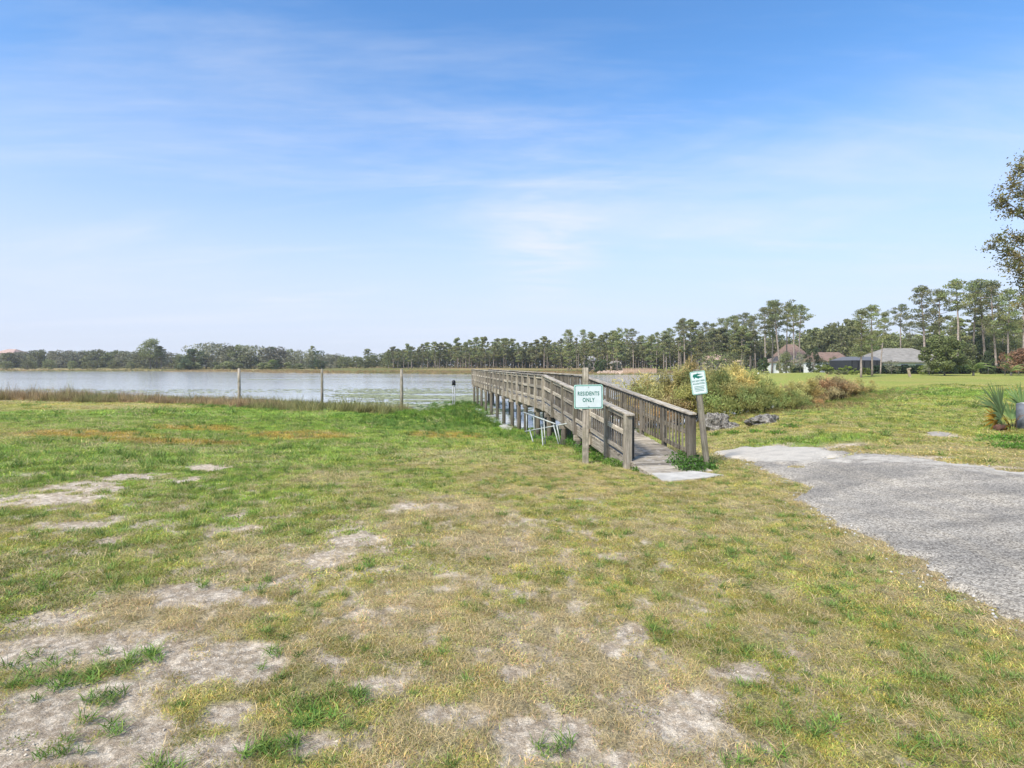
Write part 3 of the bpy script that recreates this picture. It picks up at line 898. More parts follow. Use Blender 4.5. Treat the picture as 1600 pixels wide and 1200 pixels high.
def lettering(text, size, loc, parent, mat, sx=1.0, bold=0.0):
    cu_ = bpy.data.curves.new("lettering", 'FONT'); cu_.body = text; cu_.size = size
    cu_.align_x = 'CENTER'; cu_.align_y = 'CENTER'; cu_.extrude = 0.0006; cu_.offset = bold; cu_.space_character = 1.14
    tmp = bpy.data.objects.new("tmp", cu_); COL.objects.link(tmp)
    bpy.context.view_layer.update()
    me = bpy.data.meshes.new_from_object(tmp.evaluated_get(bpy.context.evaluated_depsgraph_get()))
    bpy.data.objects.remove(tmp); me.materials.clear(); me.materials.append(mat)
    o = link("lettering", me, parent, None, loc, (R(90), 0, 0)); o.scale = (sx, 1, 1)
    return o

sx_, sy_ = 1.605, 12.43
gz = H(sx_, sy_)
s1 = empty("residents_sign", (sx_, sy_, gz), label="square white sign with green RESIDENTS ONLY lettering on an upright timber post", cat="sign")
ptop = CAM_H - 5 * sy_ / F
MB().box((0, 0, 0), (.125, .125, ptop - gz + .25)).obj("post", WSIGN, s1, bevel=.006, loc=(0, 0, (ptop - gz) / 2 - .12))
pn = empty("panel_mount", (0, 0, 0)); bpy.data.objects.remove(pn)
zc_ = CAM_H - 49.5 * sy_ / F - gz
panel = plate("panel", rounded(.63, .52, .035), -.004, .002, M_SIGNL, s1)
panel.location = (.055, -.072, zc_); panel.rotation_euler = (0, R(-.6), R(4))
plate("sign_face", rounded(.595, .485, .03), -.0055, -.0041, M_SIGNW, panel)
ring("border", rounded(.598, .488, .032), rounded(.572, .462, .027), -.0066, M_SIGNG, panel)
lettering("RESIDENTS", .118, (0, -.0068, .064), panel, M_SIGNG, .74, .0032)
lettering("ONLY", .122, (0, -.0068, -.076), panel, M_SIGNG, .74, .0032)
for bz in (.208, -.208):
    MB().tube([(0, -.004, bz), (0, -.016, bz)], .010, 8).obj("bolt", M_GALV, panel)

sx_, sy_ = 4.01, 11.7
gz = H(sx_, sy_)
s2 = empty("wildlife_sign", (sx_, sy_, gz), (0, R(-6.2), R(-4)), label="small leaning sign with a green alligator and small print beside the ramp foot", cat="sign")
hp = CAM_H - 7 * sy_ / F - gz
MB().box((0, 0, 0), (.105, .125, hp + .25)).obj("post", WSIGN, s2, bevel=.006, loc=(0, 0, hp / 2 - .12))
panel = plate("panel", rounded(.305, .475, .03), -.004, .002, M_SIGNL, s2)
panel.location = (.0, -.072, hp - .265); panel.rotation_euler = (0, R(-1.5), 0)
plate("sign_face", rounded(.28, .45, .026), -.0055, -.0041, M_SIGNW, panel)
ring("border", rounded(.286, .456, .028), rounded(.274, .444, .025), -.0066, M_SIGNG, panel)
# alligator emblem: head at left, jaws open to the right
gat = [(-.105, .045), (-.095, .085), (-.075, .105), (-.055, .10), (-.03, .108), (.02, .102), (.075, .093), (.072, .085), (.03, .082), (-.01, .070), (-.02, .060),
       (.015, .055), (.04, .045), (.09, .045), (.10, .036), (.05, .030), (.085, .018), (.02, .012), (-.005, -.005), (-.02, .012), (-.04, .02), (-.06, .035),
       (-.07, .005), (-.09, .0), (-.085, .03)]
vs = [(a * 1.05 + .005, -.0068, b_ * .95 + .085) for a, b_ in gat]
gm = MB().add(vs, [tuple(range(len(vs)))]); 
gme = gm.mesh("emblem", M_SIGNG); link("emblem", gme, panel)
lettering("DO NOT FEED", .042, (0, -.0068, .038), panel, M_SIGNG, .82, .0015)
lettering("ALLIGATORS", .044, (0, -.0068, -.018), panel, M_SIGNG, .82, .0015)
for i, (w_, zz) in enumerate([(.21, -.075), (.19, -.105), (.20, -.135), (.17, -.165)]):
    MB().box((0, -.0068, zz), (w_, .0008, .010)).obj("print_line", M_SIGNG, panel)
MB().tube([(0, -.004, .2), (0, -.014, .2)], .008, 8).obj("bolt", M_GALV, panel)

# ------------------------------------------------------------------ aluminium frame dumped beside the ramp
def W(px, py, D): return Vector(((px - 800) / F * D, D, CAM_H - (py - HOR) * D / F))
fr = empty("metal_frame", (0, 0, 0), label="collapsed bare aluminium tube frame standing in weeds against the boardwalk", cat="frame")
for a, b_ in [((817.5, 644, 18.3), (868, 662.5, 16.3)), ((820.6, 674.4, 18.1), (885.6, 661.9, 15.9))]:
    MB().tube([W(*a), W(*b_)], .021, 8).obj("rail", M_ALU, fr, True)
for a, b_ in [((822.8, 645.6, 18.1), (823, 678, 18.1)), ((834, 649, 17.6), (835.3, 684, 17.6)), ((849.7, 654, 17.0), (852, 694, 16.6)), ((846.2, 667, 16.9), (848.4, 696, 16.3)),
             ((827.5, 671, 17.6), (832.8, 690, 17.0)), ((864.7, 663.7, 16.3), (872.8, 694, 16.0)), ((870, 664, 16.2), (876, 694, 16.1))]:
    MB().tube([W(*a), W(*b_)], .019, 8).obj("leg", M_ALU, fr, True)
MB().tube([W(848, 685, 16.5), W(851, 685, 16.7)], .012, 6).obj("brace", M_ALU, fr, True)

# ------------------------------------------------------------------ marker poles in the water
M_POLE = wood_mat("pole_wood", 2, 0.15, 0.45)
def pole(px, top, base, D, lab, r_=.075, lean=0.0):
    x = (px - 800) / F * D; zt = CAM_H - (top - HOR) * D / F
    o = empty("wooden_pole", (x, D, ZW - .5), (0, R(lean), 0), label=lab, cat="pole", group="timber poles standing along the shore")
    hgt = zt - ZW + .5
    MB().tube([(0, 0, 0), (.01, 0, hgt * .5), (0, 0, hgt)], [r_ * 1.2, r_ * 1.1, r_], 10).obj("shaft", M_POLE, o, True)
    MB().tube([(0, 0, hgt), (0, 0, hgt + .04)], [r_ * 1.02, r_ * .4], 10).obj("pole_top", M_POLE, o)
    return o
pole(373.5, 576, 640, 37.5, "leftmost timber pole rising from the brown shore weeds", .085)
pole(503, 577, 622, 39.0, "middle timber pole at the end of the brown weed bank", .085)
pole(627.5, 577, 637, 40.0, "timber pole standing in open water among the lily pads", .10)
o = empty("marker_pipe", PX(709, 42, ZW), label="short white pipe with a black cap standing in the pads near the boardwalk", cat="marker")
zt = CAM_H - 27 * 42 / F - ZW
MB().tube([(-.07, 0, -.5), (-.07, 0, zt - .2)], .035, 8).obj("pipe", M_PVC, o, True)
MB().tube([(.07, 0, -.5), (.07, 0, zt - .2)], .04, 8).obj("pipe", M_PVC, o, True)
MB().tube([(0, 0, zt - .22), (0, 0, zt + .06), (0, 0, zt + .14)], [.14, .13, .06], 10).obj("cap", M_BLACK, o, True)

# ------------------------------------------------------------------ rocks
M_ROCK, nt, b = new_mat("rock_mat")
p = posn(nt)
c = mixc(nt, rng_(nt, noise(nt, 7, 8, 0.72, p), 0.36, 0.62), (0.055, 0.05, 0.042), (0.46, 0.43, 0.38))
c = mixc(nt, rng_(nt, noise(nt, 26, 6, 0.7, p), 0.40, 0.60), mixc(nt, 1.0, c, (0.4, 0.38, 0.36), 'MULTIPLY'), c)
nt.links.new(c, b.inputs['Base Color']); bump(nt, b, noise(nt, 16, 8, 0.75, p), 1.0, 0.06)
def rock(px, D, w, hgt, seed, lab, dep=.5, loc=None):
    import bmesh
    bm = bmesh.new(); bmesh.ops.create_icosphere(bm, subdivisions=5, radius=1)
    from mathutils import noise as mn
    for v in bm.verts:
        q = v.co * 1.3 + Vector((seed * 7, 0, 0))
        d = 1 + .42 * mn.noise(q) + .22 * mn.noise(q * 2.7) + .12 * mn.noise(q * 6.5) - .12 * abs(mn.noise(q * 11)) 
        co = v.co * d
        v.co = Vector((co.x * w / 2, co.y * dep, co.z * hgt * .72 + hgt * .22))
    me = bpy.data.meshes.new("rock"); bm.to_mesh(me); bm.free()
    me.polygons.foreach_set('use_smooth', np.ones(len(me.polygons), dtype=bool)); me.materials.append(M_ROCK)
    x = (px - 800) / F * D
    return set_props(link("rock", me, None, None, (x, D, H(x, D) - .05), (0, 0, seed)), label=lab, cat="rock", group="pitted limestone boulders by the reeds")
rock(1119, 19.6, .75, .66, 1.3, "taller grey pitted boulder directly behind the leaning sign post")
rock(1143, 19.2, .62, .26, 2.1, "low dark pitted boulder between its two neighbours", .35)
rock(1192, 18.4, 1.05, .36, 3.4, "broad dark-rimmed pitted boulder, the one furthest right", .45)

# ------------------------------------------------------------------ feathery bushes on the bank
def plume_bush(seed, h=2.1, w=1.5, n=150, per=34, lean=0.6, sz=.15):
    g = np.random.default_rng(seed)
    L = Leaves(); t = MB()
    nh = max(4, n // 15); hd = g.integers(0, nh, n)
    haz = g.uniform(0, 2 * np.pi, nh); hout = g.random(nh) ** 0.6; hl = g.uniform(.62, 1.08, nh); hhue = g.uniform(.62, 1.3, nh); hr = g.uniform(.85, 1.25, nh)
    az = haz[hd] + g.normal(size=n) * .22; out = np.clip(hout[hd] + g.normal(size=n) * .10, 0, 1.1)
    for i in range(n):
        a = az[i]; o_ = out[i] * w
        b0 = np.array((math.cos(a) * o_ * .35, math.sin(a) * o_ * .35, 0.0))
        ln = h * hl[hd[i]] * g.uniform(.86, 1.04) * (1 - .30 * out[i])
        tip = np.array((math.cos(a) * o_, math.sin(a) * o_, ln))
        k = np.linspace(.22, 1, per)[:, None]
        P = b0 + (tip - b0) * k + np.array((0, 0, 1)) * (.35 * np.sin(k * np.pi) * .6)
        dr = np.clip(k - .62, 0, 1); ad = a + g.uniform(-.7, .7)
        P = P + np.concatenate([np.cos(ad) * dr * 1.0, np.sin(ad) * dr * 1.0, -dr * .9], 1) * lean
        Rr_ = .075 * np.sin(np.clip((k - .1), 0, 1) * 2.9) ** .7 + .02
        P = P + g.normal(size=P.shape) * Rr_
        m_ = len(P)
        tan = np.gradient(P, axis=0); tan = tan / (np.linalg.norm(tan, axis=1)[:, None] + 1e-9)
        aa = tan * .6 + g.normal(size=(m_, 3)) * .55 + np.array((0, 0, .15)); aa /= np.linalg.norm(aa, axis=1)[:, None]
        bb = np.cross(aa, g.normal(size=(m_, 3))); bb /= np.linalg.norm(bb, axis=1)[:, None] + 1e-9
        s_ = (sz * g.uniform(.5, 1.3, m_))[:, None]
        V = np.stack([P - aa * s_ * .5, P + bb * s_ * .085, P + aa * s_ * .5, P - bb * s_ * .085], 1).reshape(-1, 3)
        hue = np.array((hr[hd[i]], 1, .9)) * hhue[hd[i]] * g.uniform(.75, 1.2)
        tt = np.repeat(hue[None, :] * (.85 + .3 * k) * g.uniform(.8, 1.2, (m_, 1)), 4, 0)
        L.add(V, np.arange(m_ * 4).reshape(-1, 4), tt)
        if i % 7 == 0:
            t.tube([tuple(b0), tuple((b0 + tip) / 2 + np.array((0, 0, .15))), tuple(tip * .9)], [.014, .01, .004], 3, False)
    hh_ = float(np.percentile(np.concatenate(L.V)[:, 2], 97))
    return t.mesh("stems", M_PALMB), L.mesh("foliage", M_PLUME), hh_
BUSH = [plume_bush(400 + i, 2.1, 1.35, 250, 62, .7, .15) for i in range(3)] + [plume_bush(410, 1.5, 1.5, 210, 54, .9, .15)]
def recolour(me, mat):
    m2 = me.copy(); m2.materials.clear(); m2.materials.append(mat); return m2
BUSHD = [(b0, recolour(b1, M_PLUMED), b2) for b0, b1, b2 in BUSH]
BUSHB = [(b0, recolour(b1, M_PLUMEB), b2) for b0, b1, b2 in BUSH[2:]]
def bush(px, D, top, pr, lab, w=1.0, grp="feathery bushes along the right-hand bank", name="feathery_bush"):
    x = (px - 800) / F * D; z = H(x, D)
    hgt = CAM_H + (HOR - top) * D / F - z
    o = empty(name, (x, D, z - .05), (0, 0, rnd.uniform(0, 6.28)), label=lab, cat="bush", group=grp)
    s_ = hgt / pr[2]; w *= .80; o.scale = (s_ * w, s_ * w, s_)
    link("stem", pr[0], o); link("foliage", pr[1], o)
bl = [(1032, 26.5, 602, BUSH[3], "low olive feathery bush spilling behind the ramp handrail", 1.0), (1058, 25.5, 588, BUSH[0], "yellow-green feathery bush just left of the leaning sign", .85),
      (1078, 26.5, 574, BUSH[1], "tallest rounded feathery bush peeking up left of the leaning sign", .72), (1106, 25, 587, BUSHD[2], "feathery bush half hidden right behind the leaning sign", .9),
      (1098, 23.6, 605, BUSHD[3], "low feathery bush beneath the leaning sign panel", .8), (1132, 24.8, 584, BUSH[0], "full green bush just right of the leaning sign", .9), (1155, 25.5, 577, BUSH[1], "tall olive-green bush above the right boulder", .9),
      (1180, 25.0, 590, BUSHD[0], "drooping green bush right of the tall olive one", .95), (1168, 23.4, 606, BUSHD[3], "low deep-green bush directly behind the boulders", .9),
      (1204, 25.8, 597, BUSHD[2], "darker bush at the middle of the bank clump", .9), (1236, 26, 601, BUSH[0], "spreading olive bush where the clump bends to the right", 1.05),
      (1232, 23.8, 612, BUSHD[3], "low drooping bush right of the broad boulder", .9), (1262, 27, 595, BUSH[1], "fading green bush beside the brown ones", 1.0),
      (1342, 37, 594, BUSH[0], "last yellow-green bush at the right end of the bank", 1.2), (1358, 40, 596, BUSH[1], "small outlying bush at the far right tip of the bank", 1.1), (1322, 34, 595, BUSH[2], "yellowing bush next to the last one on the bank", 1.1)]
for a in bl: bush(*a)
for px, D, top, pr, lab, w in [(1286, 30, 592, BUSHB[0], "rust-brown dry bush near the right end of the bank", 1.1), (1276, 27, 617, BUSHB[1], "low tan dead bush in front of the rust-brown one", 1.0),
                               (1304, 31, 595, BUSHB[1], "dry reddish bush between the rusty and yellowing bushes", 1.1), (1048, 24.6, 620, BUSHB[1], "dry brown growth at the foot of the bushes behind the rail", .9), (1008, 26.5, 608, BUSHB[0], "brownish wisps rising behind the ramp handrail by the water", .7),
                               (1219, 25, 606, BUSHB[0], "brown-tinged plumes inside the middle of the clump", .6)]:
    bush(px, D, top, pr, lab, w)
WISP = plume_bush(430, 2.0, .45, 26, 30, .3)
for px, top, lab in [(984, 596, "thin reddish wisp of a shrub leftmost at the water behind the rail"), (1000, 587, "slender green sapling at the water, middle of three"), (1014, 589, "slender green sapling at the water, right of three")]:
    bush(px, 27.0, top, WISP, lab, 1.0, "slender saplings by the water behind the rail", "slender_shrub")

# leafy weeds round the ramp foot
def leafy(name, spots, lab, mat=M_WEED, leaf=.05, per=260, hue=(1, 1, 1)):
    L = Leaves(); t = MB()
    for (x, y, r_, h_) in spots:
        z = H(x, y)
        L.clump((x, y, z + h_ * .4), (r_, r_, h_ * .65), int(per * r_ / .3), leaf, .62, np.array(hue) * rnd.uniform(.8, 1.2), .35, shell=.2)
        for i in range(5): 
            a = rnd.uniform(0, 6.28); t.tube([(x, y, z - .05), (x + math.cos(a) * r_ * .6, y + math.sin(a) * r_ * .6, z + h_ * .8)], .004, 3)
    o = empty(name, (0, 0, 0), label=lab, cat="plant")
    link("stem", t.mesh("stem", M_BARKG), o); link("foliage", L.mesh("foliage", mat), o)
def gpts(lst): return [(*GP(px, py), r_, h_) for px, py, r_, h_ in lst]
leafy("leafy_weed", gpts([(1052, 732, .2, .22), (1066, 734, .26, .3), (1084, 732, .25, .28), (1060, 726, .24, .3), (1078, 724, .25, .3), (1098, 728, .2, .2), (1045, 726, .16, .2), (1040, 733, .12, .14), (1090, 737, .2, .16), (1070, 738, .22, .2), (1108, 734, .2, .14)]),
      "dense dark-green leafy weed clump at the foot of the right handrail", per=420)
leafy("leafy_weed", gpts([(928, 716, .2, .16), (940, 722, .2, .14), (955, 726, .22, .14), (968, 730, .2, .12), (934, 708, .2, .2), (990, 733, .15, .1), (950, 716, .2, .16), (998, 737, .16, .1), (1004, 733, .13, .12), (975, 726, .2, .14), (915, 716, .2, .14), (908, 708, .2, .16)]),
      "bright green low weeds running along the left foot of the ramp", per=260, hue=(1.4, 1.25, 1.0))
leafy("leafy_weed", gpts([(893, 700, .3, .3), (878, 694, .3, .25), (905, 704, .25, .22), (862, 690, .25, .2), (840, 688, .3, .2)]),
      "green weeds under the ramp beside the aluminium frame", per=240, hue=(1.05, 1.05, 1))
leafy("leafy_weed", gpts([(1590, 690, .4, .16), (1560, 688, .4, .14), (1600, 700, .4, .12), (1575, 700, .35, .1)]), "low green weeds round the grey post at the right edge", per=260, leaf=.045, hue=(1.3, 1.2, 1))
leafy("leafy_weed", gpts([(1120, 680, .25, .12), (1150, 678, .3, .1), (1180, 676, .25, .1), (1215, 678, .3, .1), (1240, 668, .3, .12)]), "bright weeds at the base of the limestone boulders", per=240, leaf=.045, hue=(1.5, 1.35, 1))

# ------------------------------------------------------------------ palmetto, grey post, fallen log
def fan(parent, base, tip, length, n, mat, droop=.15, spread=1.35, w=.026):
    length *= 1.34; n = int(n * 1.45)
    base = Vector(base); tip = Vector(tip); d = (tip - base).normalized()
    side = d.cross(Vector((0.1, -1, .3))).normalized()
    nrm = side.cross(d)
    V = []; Fq = []
    st_ = MB().tube([base, (base + tip) / 2 + Vector((0, 0, .03)), tip], [.012, .009, .006], 5)
    for i in range(n):
        a = -spread + 2 * spread * i / (n - 1) + rnd.uniform(-.05, .05)
        dd = (d * math.cos(a) + side * math.sin(a) + nrm * rnd.uniform(-.12, .22)).normalized()
        l_ = length * (.72 + .28 * math.cos(a)) * rnd.uniform(.85, 1.1)
        u = dd.cross(nrm).normalized()
        p0 = tip; p1 = tip + dd * l_ * .45 + Vector((0, 0, .01)); p2 = tip + dd * l_ + Vector((0, 0, -droop * l_))
        k = len(V)
        V += [p0 - u * w * .3, p0 + u * w * .3, p1 + u * w, p1 - u * w, p2 + u * .002, p2 - u * .002]
        Fq += [(k, k + 1, k + 2, k + 3), (k + 3, k + 2, k + 4, k + 5)]
    t_ = np.ones((len(V), 3)) * np.repeat(rng.uniform(.75, 1.3, (n, 1)), 6, 0)
    me = mesh_np("frond", np.array([tuple(v) for v in V]), np.array(Fq), mat, False, {'tint': t_})
    fo = link("frond", me, parent); link("leaf_stalk", st_.mesh("leaf_stalk", mat), fo)
D0 = 14.9
pc = PX(1586, D0); 
pal = empty("palmetto", (0, 0, 0), label="low spiky palmetto with green fans and one yellow dead fan at the right edge", cat="palm")
def PW(px, py, D=D0): return W(px, py, D)
b0 = PW(1584, 676)
fan(pal, b0, PW(1563, 642), .62, 18, M_PALM, .05, .75)
fan(pal, b0, PW(1566, 651, 14.7), .48, 14, M_PALM, .1, 1.2)
fan(pal, b0, PW(1560, 660, 14.6), .50, 14, M_PALMY, .18, .8)
fan(pal, b0, PW(1567, 664, 14.5), .45, 12, M_PALM, .25, 1.0)
fan(pal, b0, PW(1580, 655, 15.1), .45, 12, M_PALM, .05, 1.0)
fan(pal, b0, PW(1588, 660, 14.6), .38, 10, M_PALMB, .35, 1.2)
fan(pal, b0, PW(1597, 634, 14.95), .52, 18, M_PALM, .0, 1.5)
fan(pal, b0, PW(1618, 640, 15.1), .6, 16, M_PALM, .1, 1.3)
fan(pal, b0, PW(1577, 668, 14.4), .4, 10, M_PALMY, .3, .9)
gx = PX(1599, 14.75)
hpst = CAM_H - (630 - HOR) * 14.75 / F - gx.z
o = empty("grey_post", gx, label="stout weathered grey post cut off at the right edge behind the palmetto", cat="post")
MB().tube([(0, 0, -.2), (0, 0, hpst - .03), (0, 0, hpst)], [.15, .145, .12], 16).obj("shaft", M_GREYPOST, o, True)
MB().tube([(0, 0, hpst), (0, 0, hpst + .02)], [.1, .05], 14).obj("top_cap", M_GALV, o, True)
g0 = PX(1563, 14.3)
o = empty("rotten_log", g0 + Vector((0, 0, .09)), (0, 0, R(20)), label="short dark reddish log lying under the palmetto", cat="log")
M_LOG = simple_mat("log_mat", (0.11, 0.055, 0.04), 0.9, .4, 14, .01)
MB().tube([(-.16, 0, 0), (-.05, 0, .01), (.08, 0, .0), (.17, 0, -.01)], [.075, .085, .08, .07], 10).obj("bark", M_LOG, o, True)
MB().tube([(-.163, 0, 0), (-.166, 0, 0)], [.055, .02], 10).obj("cut_end", M_PALMB if False else M_LOG, o)

# ------------------------------------------------------------------ leaning-in broadleaf tree at the right edge
def near_tree():
    g = np.random.default_rng(77)
    D = 17.5
    bx = (1705 - 800) / F * D; gz_ = H(bx, D)
    o = empty("oak_tree", (0, 0, 0), label="dark small-leaved tree whose branches reach in at the upper right edge", cat="tree")
    t = MB(); base = Vector((bx, D, gz_ - .2))
    t.tube([base, base + Vector((-.1, 0, 2.2)), base + Vector((0, .1, 4.6)), base + Vector((.3, .2, 7.5))], [.28, .22, .17, .05], 10)
    L = Leaves()
    tips = []
    # (px, py, depth, radius)
    blobs = [(1592, 262, 17.2, .42), (1578, 285, 17, .36), (1600, 300, 17.4, .5), (1566, 312, 16.9, .34), (1585, 325, 17.1, .42), (1556, 318, 17.2, .2), (1610, 330, 17.2, .5),
             (1585, 368, 17.3, .36), (1600, 375, 17, .45), (1560, 372, 16.9, .26), (1545, 384, 17, .2), (1570, 392, 17.2, .36), (1590, 400, 16.9, .45), (1604, 415, 17.4, .5),
             (1575, 415, 17, .3), (1590, 440, 17.2, .36), (1602, 455, 17, .4), (1598, 480, 17.1, .26), (1604, 505, 17, .22), (1612, 250, 17.4, .5), (1640, 240, 17.6, .8), (1640, 300, 17.5, .8),
             (1650, 370, 17.6, .8), (1640, 430, 17.3, .7), (1700, 220, 17.6, 1.0), (1700, 320, 17.4, 1.1), (1720, 400, 17.5, 1.0), (1780, 300, 17.6, 1.1), (1790, 400, 17.6, 1.0), (1760, 230, 17.5, .9), (1660, 470, 17.3, .5), (1840, 350, 17.8, 1.0)]
    for px, py, dd, r_ in blobs:
        c_ = W(px, py, dd)
        k = max(1.5, min(6.6, (c_.z - gz_) * .72)); st0 = base + Vector((-.05, .05, k))
        mid = st0.lerp(c_, .55) + Vector((0, 0, .25))
        t.tube([st0, mid, c_], [.05, .028, .006], 5, False)
        nsub = max(5, int(24 * r_))
        for _ in range(nsub):
            e = c_ + Vector(clump_pts((0, 0, 0), (r_, r_ * 1.1, r_ * .8), 1, g, .3)[0])
            t.tube([c_.lerp(mid, g.uniform(0, .4)), e], [.012, .005], 3, False)
            nl_ = 34; tt_ = g.uniform(.35, 1.12, (nl_, 1)); a0_ = np.array(c_.lerp(mid, .2)); Cc = a0_ + (np.array(e) - a0_) * tt_ + g.normal(size=(nl_, 3)) * .075
            V_, q_ = leaf_quads(Cc, .075, .5, g); hu_ = np.array((1, 1, 1)) * g.uniform(.7, 1.35) * np.array((g.uniform(.9, 1.3), 1, .9))
            L.add(V_, q_, np.repeat(hu_[None] * g.uniform(.65, 1.35, (nl_, 1)), 4, 0))
    link("trunk", t.mesh("trunk", M_BARKG, True), o); link("crown", L.mesh("crown", M_BROADLEAF), o)
near_tree()

# ------------------------------------------------------------------ houses
def roof_mat(name, col):
    m, nt, b = new_mat(name)
    p = posn(nt)
    c = mixc(nt, rng_(nt, noise(nt, 1.2, 5, .65, p), .3, .7), tuple(c * .8 for c in col), tuple(c * 1.2 for c in col))
    wv = nd(nt, 'ShaderNodeTexWave', wave_type='BANDS', bands_direction='Z'); wv.inputs['Scale'].default_value = 2.2; nt.links.new(p, wv.inputs['Vector'])
    c = mixc(nt, rng_(nt, wv.outputs['Fac'], .1, .4), mixc(nt, 1.0, c, (.75, .75, .75), 'MULTIPLY'), c)
    nt.links.new(c, b.inputs['Base Color']); return m
R_GREY = roof_mat("grey_shingle", (.27, .25, .22)); R_BROWN = roof_mat("brown_tile", (.23, .155, .12)); R_TAN = roof_mat("tan_tile", (.30, .225, .17)); R_PINK = roof_mat("pink_tile", (.48, .33, .27))
R_WHITE = roof_mat("pale_roof", (.36, .35, .34))
W_CREAM = simple_mat("cream_wall", (.52, .53, .42), .9, .06, 1); W_WHITE = simple_mat("white_wall", (.70, .70, .68), .9, .05, 1); W_TAN = simple_mat("tan_wall", (.45, .36, .30), .9, .08, 1)
M_GLASS = simple_mat("dark_window", (.03, .035, .04), .15, .1); M_SCREEN = simple_mat("dark_screen", (.035, .037, .04), .7, .1); M_FRAME = simple_mat("window_frame", (.6, .6, .58), .6, .05)
def house(name, px0, px1, D, eave_y, ridge_y, dep, wm, rm, lab, hip=.35, yaw=0.0, wins=4, cat="house", storeys=1, zbase=None):
    x0 = (px0 - 800) / F * D; x1 = (px1 - 800) / F * D; w = x1 - x0; xc = (x0 + x1) / 2
    z = (H(xc, D) if zbase is None else zbase)
    ez = CAM_H + (HOR - eave_y) * D / F - z; rz = CAM_H + (HOR - ridge_y) * D / F - z
    o = empty(name, (xc, D + dep / 2, z), (0, 0, R(yaw)), label=lab, cat=cat)
    MB().box((0, 0, ez / 2 - .3), (w - .9, dep - .9, ez + .6)).obj("wall", wm, o)
    hw, hd = w / 2, dep / 2; rl = hw - hip * w if hip > 0 else hw - .1
    m_ = MB().add([(-hw, -hd, ez), (hw, -hd, ez), (hw, hd, ez), (-hw, hd, ez), (-rl, 0, rz), (rl, 0, rz), (-hw, -hd, ez - .18), (hw, -hd, ez - .18), (hw, hd, ez - .18), (-hw, hd, ez - .18)],
                  [(0, 1, 5, 4), (1, 2, 5), (2, 3, 4, 5), (3, 0, 4), (0, 6, 7, 1), (1, 7, 8, 2), (2, 8, 9, 3), (3, 9, 6, 0), (6, 9, 8, 7)])
    rf = m_.obj("roof", rm, o)
    for s_ in range(storeys):
        for i in range(wins):
            wx = -w / 2 + w * (i + .5) / wins; wz = ez * ((s_ + .52) / storeys); wh = min(1.3, ez / storeys * .45)
            f_ = MB().box((0, 0, 0), (1.5, .08, wh + .16)).obj("window", M_FRAME, o, loc=(wx, -dep / 2 + .43, wz))
            MB().box((0, 0, 0), (1.3, .04, wh)).obj("pane", M_GLASS, f_, loc=(0, -.05, 0))
    return o
house("house", 1381, 1496, 110, 565, 542.5, 13, W_CREAM, R_GREY, "low house with a grey hipped shingle roof and cream walls behind the hedge", .30, 0, 5)
house("house", 1288, 1332, 136, 564, 549.5, 11, W_WHITE, R_BROWN, "small white house with a dark brown gabled roof left of the grey-roofed house", 0, 0, 3)
house("house", 1212, 1286, 156, 565.5, 556, 10, W_WHITE, R_TAN, "long low white house with tan roof half hidden by pines", .2, 0, 7)
house("house", 1230, 1266, 168, 556, 537, 10, W_TAN, R_BROWN, "tall brown-roofed house block rising behind the long white house", .3, 0, 3, storeys=2)
house("house", 1104, 1136, 205, 562, 553, 9, W_TAN, R_PINK, "pinkish two-storey house among the pines right of the leaning sign", .3, 0, 4, storeys=2)
house("house", 1144, 1163, 212, 565, 559, 9, W_TAN, R_PINK, "small pinkish house among pines, between the two-storey one and the dark round tree", .3, 0, 3)
house("house", 913, 936, 225, 563, 556, 9, W_TAN, R_WHITE, "far lodge with pale roof among pines above the square sign post", .2, 0, 3)
house("house", 956, 972, 228, 568, 564, 7, W_TAN, R_GREY, "low far cabin behind pine trunks right of the pale-roofed lodge", .1, 0, 2)
house("house", -12, 20, 372, 551.5, 545, 14, W_TAN, R_PINK, "pink-roofed house showing above the trees at the far left edge", .3, 0, 3, storeys=3)
# screened pool enclosure beside the grey-roofed house
D = 111; x0 = (1331 - 800) / F * D; x1 = (1380 - 800) / F * D; z = H(x0, D)
o = empty("pool_enclosure", ((x0 + x1) / 2, D + 4, z), label="dark screened pool enclosure attached left of the grey-roofed house", cat="enclosure")
w = x1 - x0; eh = CAM_H + 7 * D / F - z; th = CAM_H + 13 * D / F - z
MB().box((0, 0, eh / 2), (w - .1, 7.8, eh)).obj("screen_wall", M_SCREEN, o)
MB().add([(-w / 2, -4, eh), (w / 2, -4, eh), (w / 2, 4, eh), (-w / 2, 4, eh), (-w / 2 + 1.4, -1.5, th), (w / 2, -1.5, th), (w / 2, 1.5, th), (-w / 2 + 1.4, 1.5, th)],
         [(0, 1, 5, 4), (1, 2, 6, 5), (2, 3, 7, 6), (3, 0, 4, 7), (4, 5, 6, 7)]).obj("screen_roof", simple_mat("screen_roof", (.13, .13, .135), .6, .1), o)
for i in range(6): MB().box((-w / 2 + w * i / 5, -4.02, eh / 2), (.1, .1, eh)).obj("frame_post", M_BLACK, o)

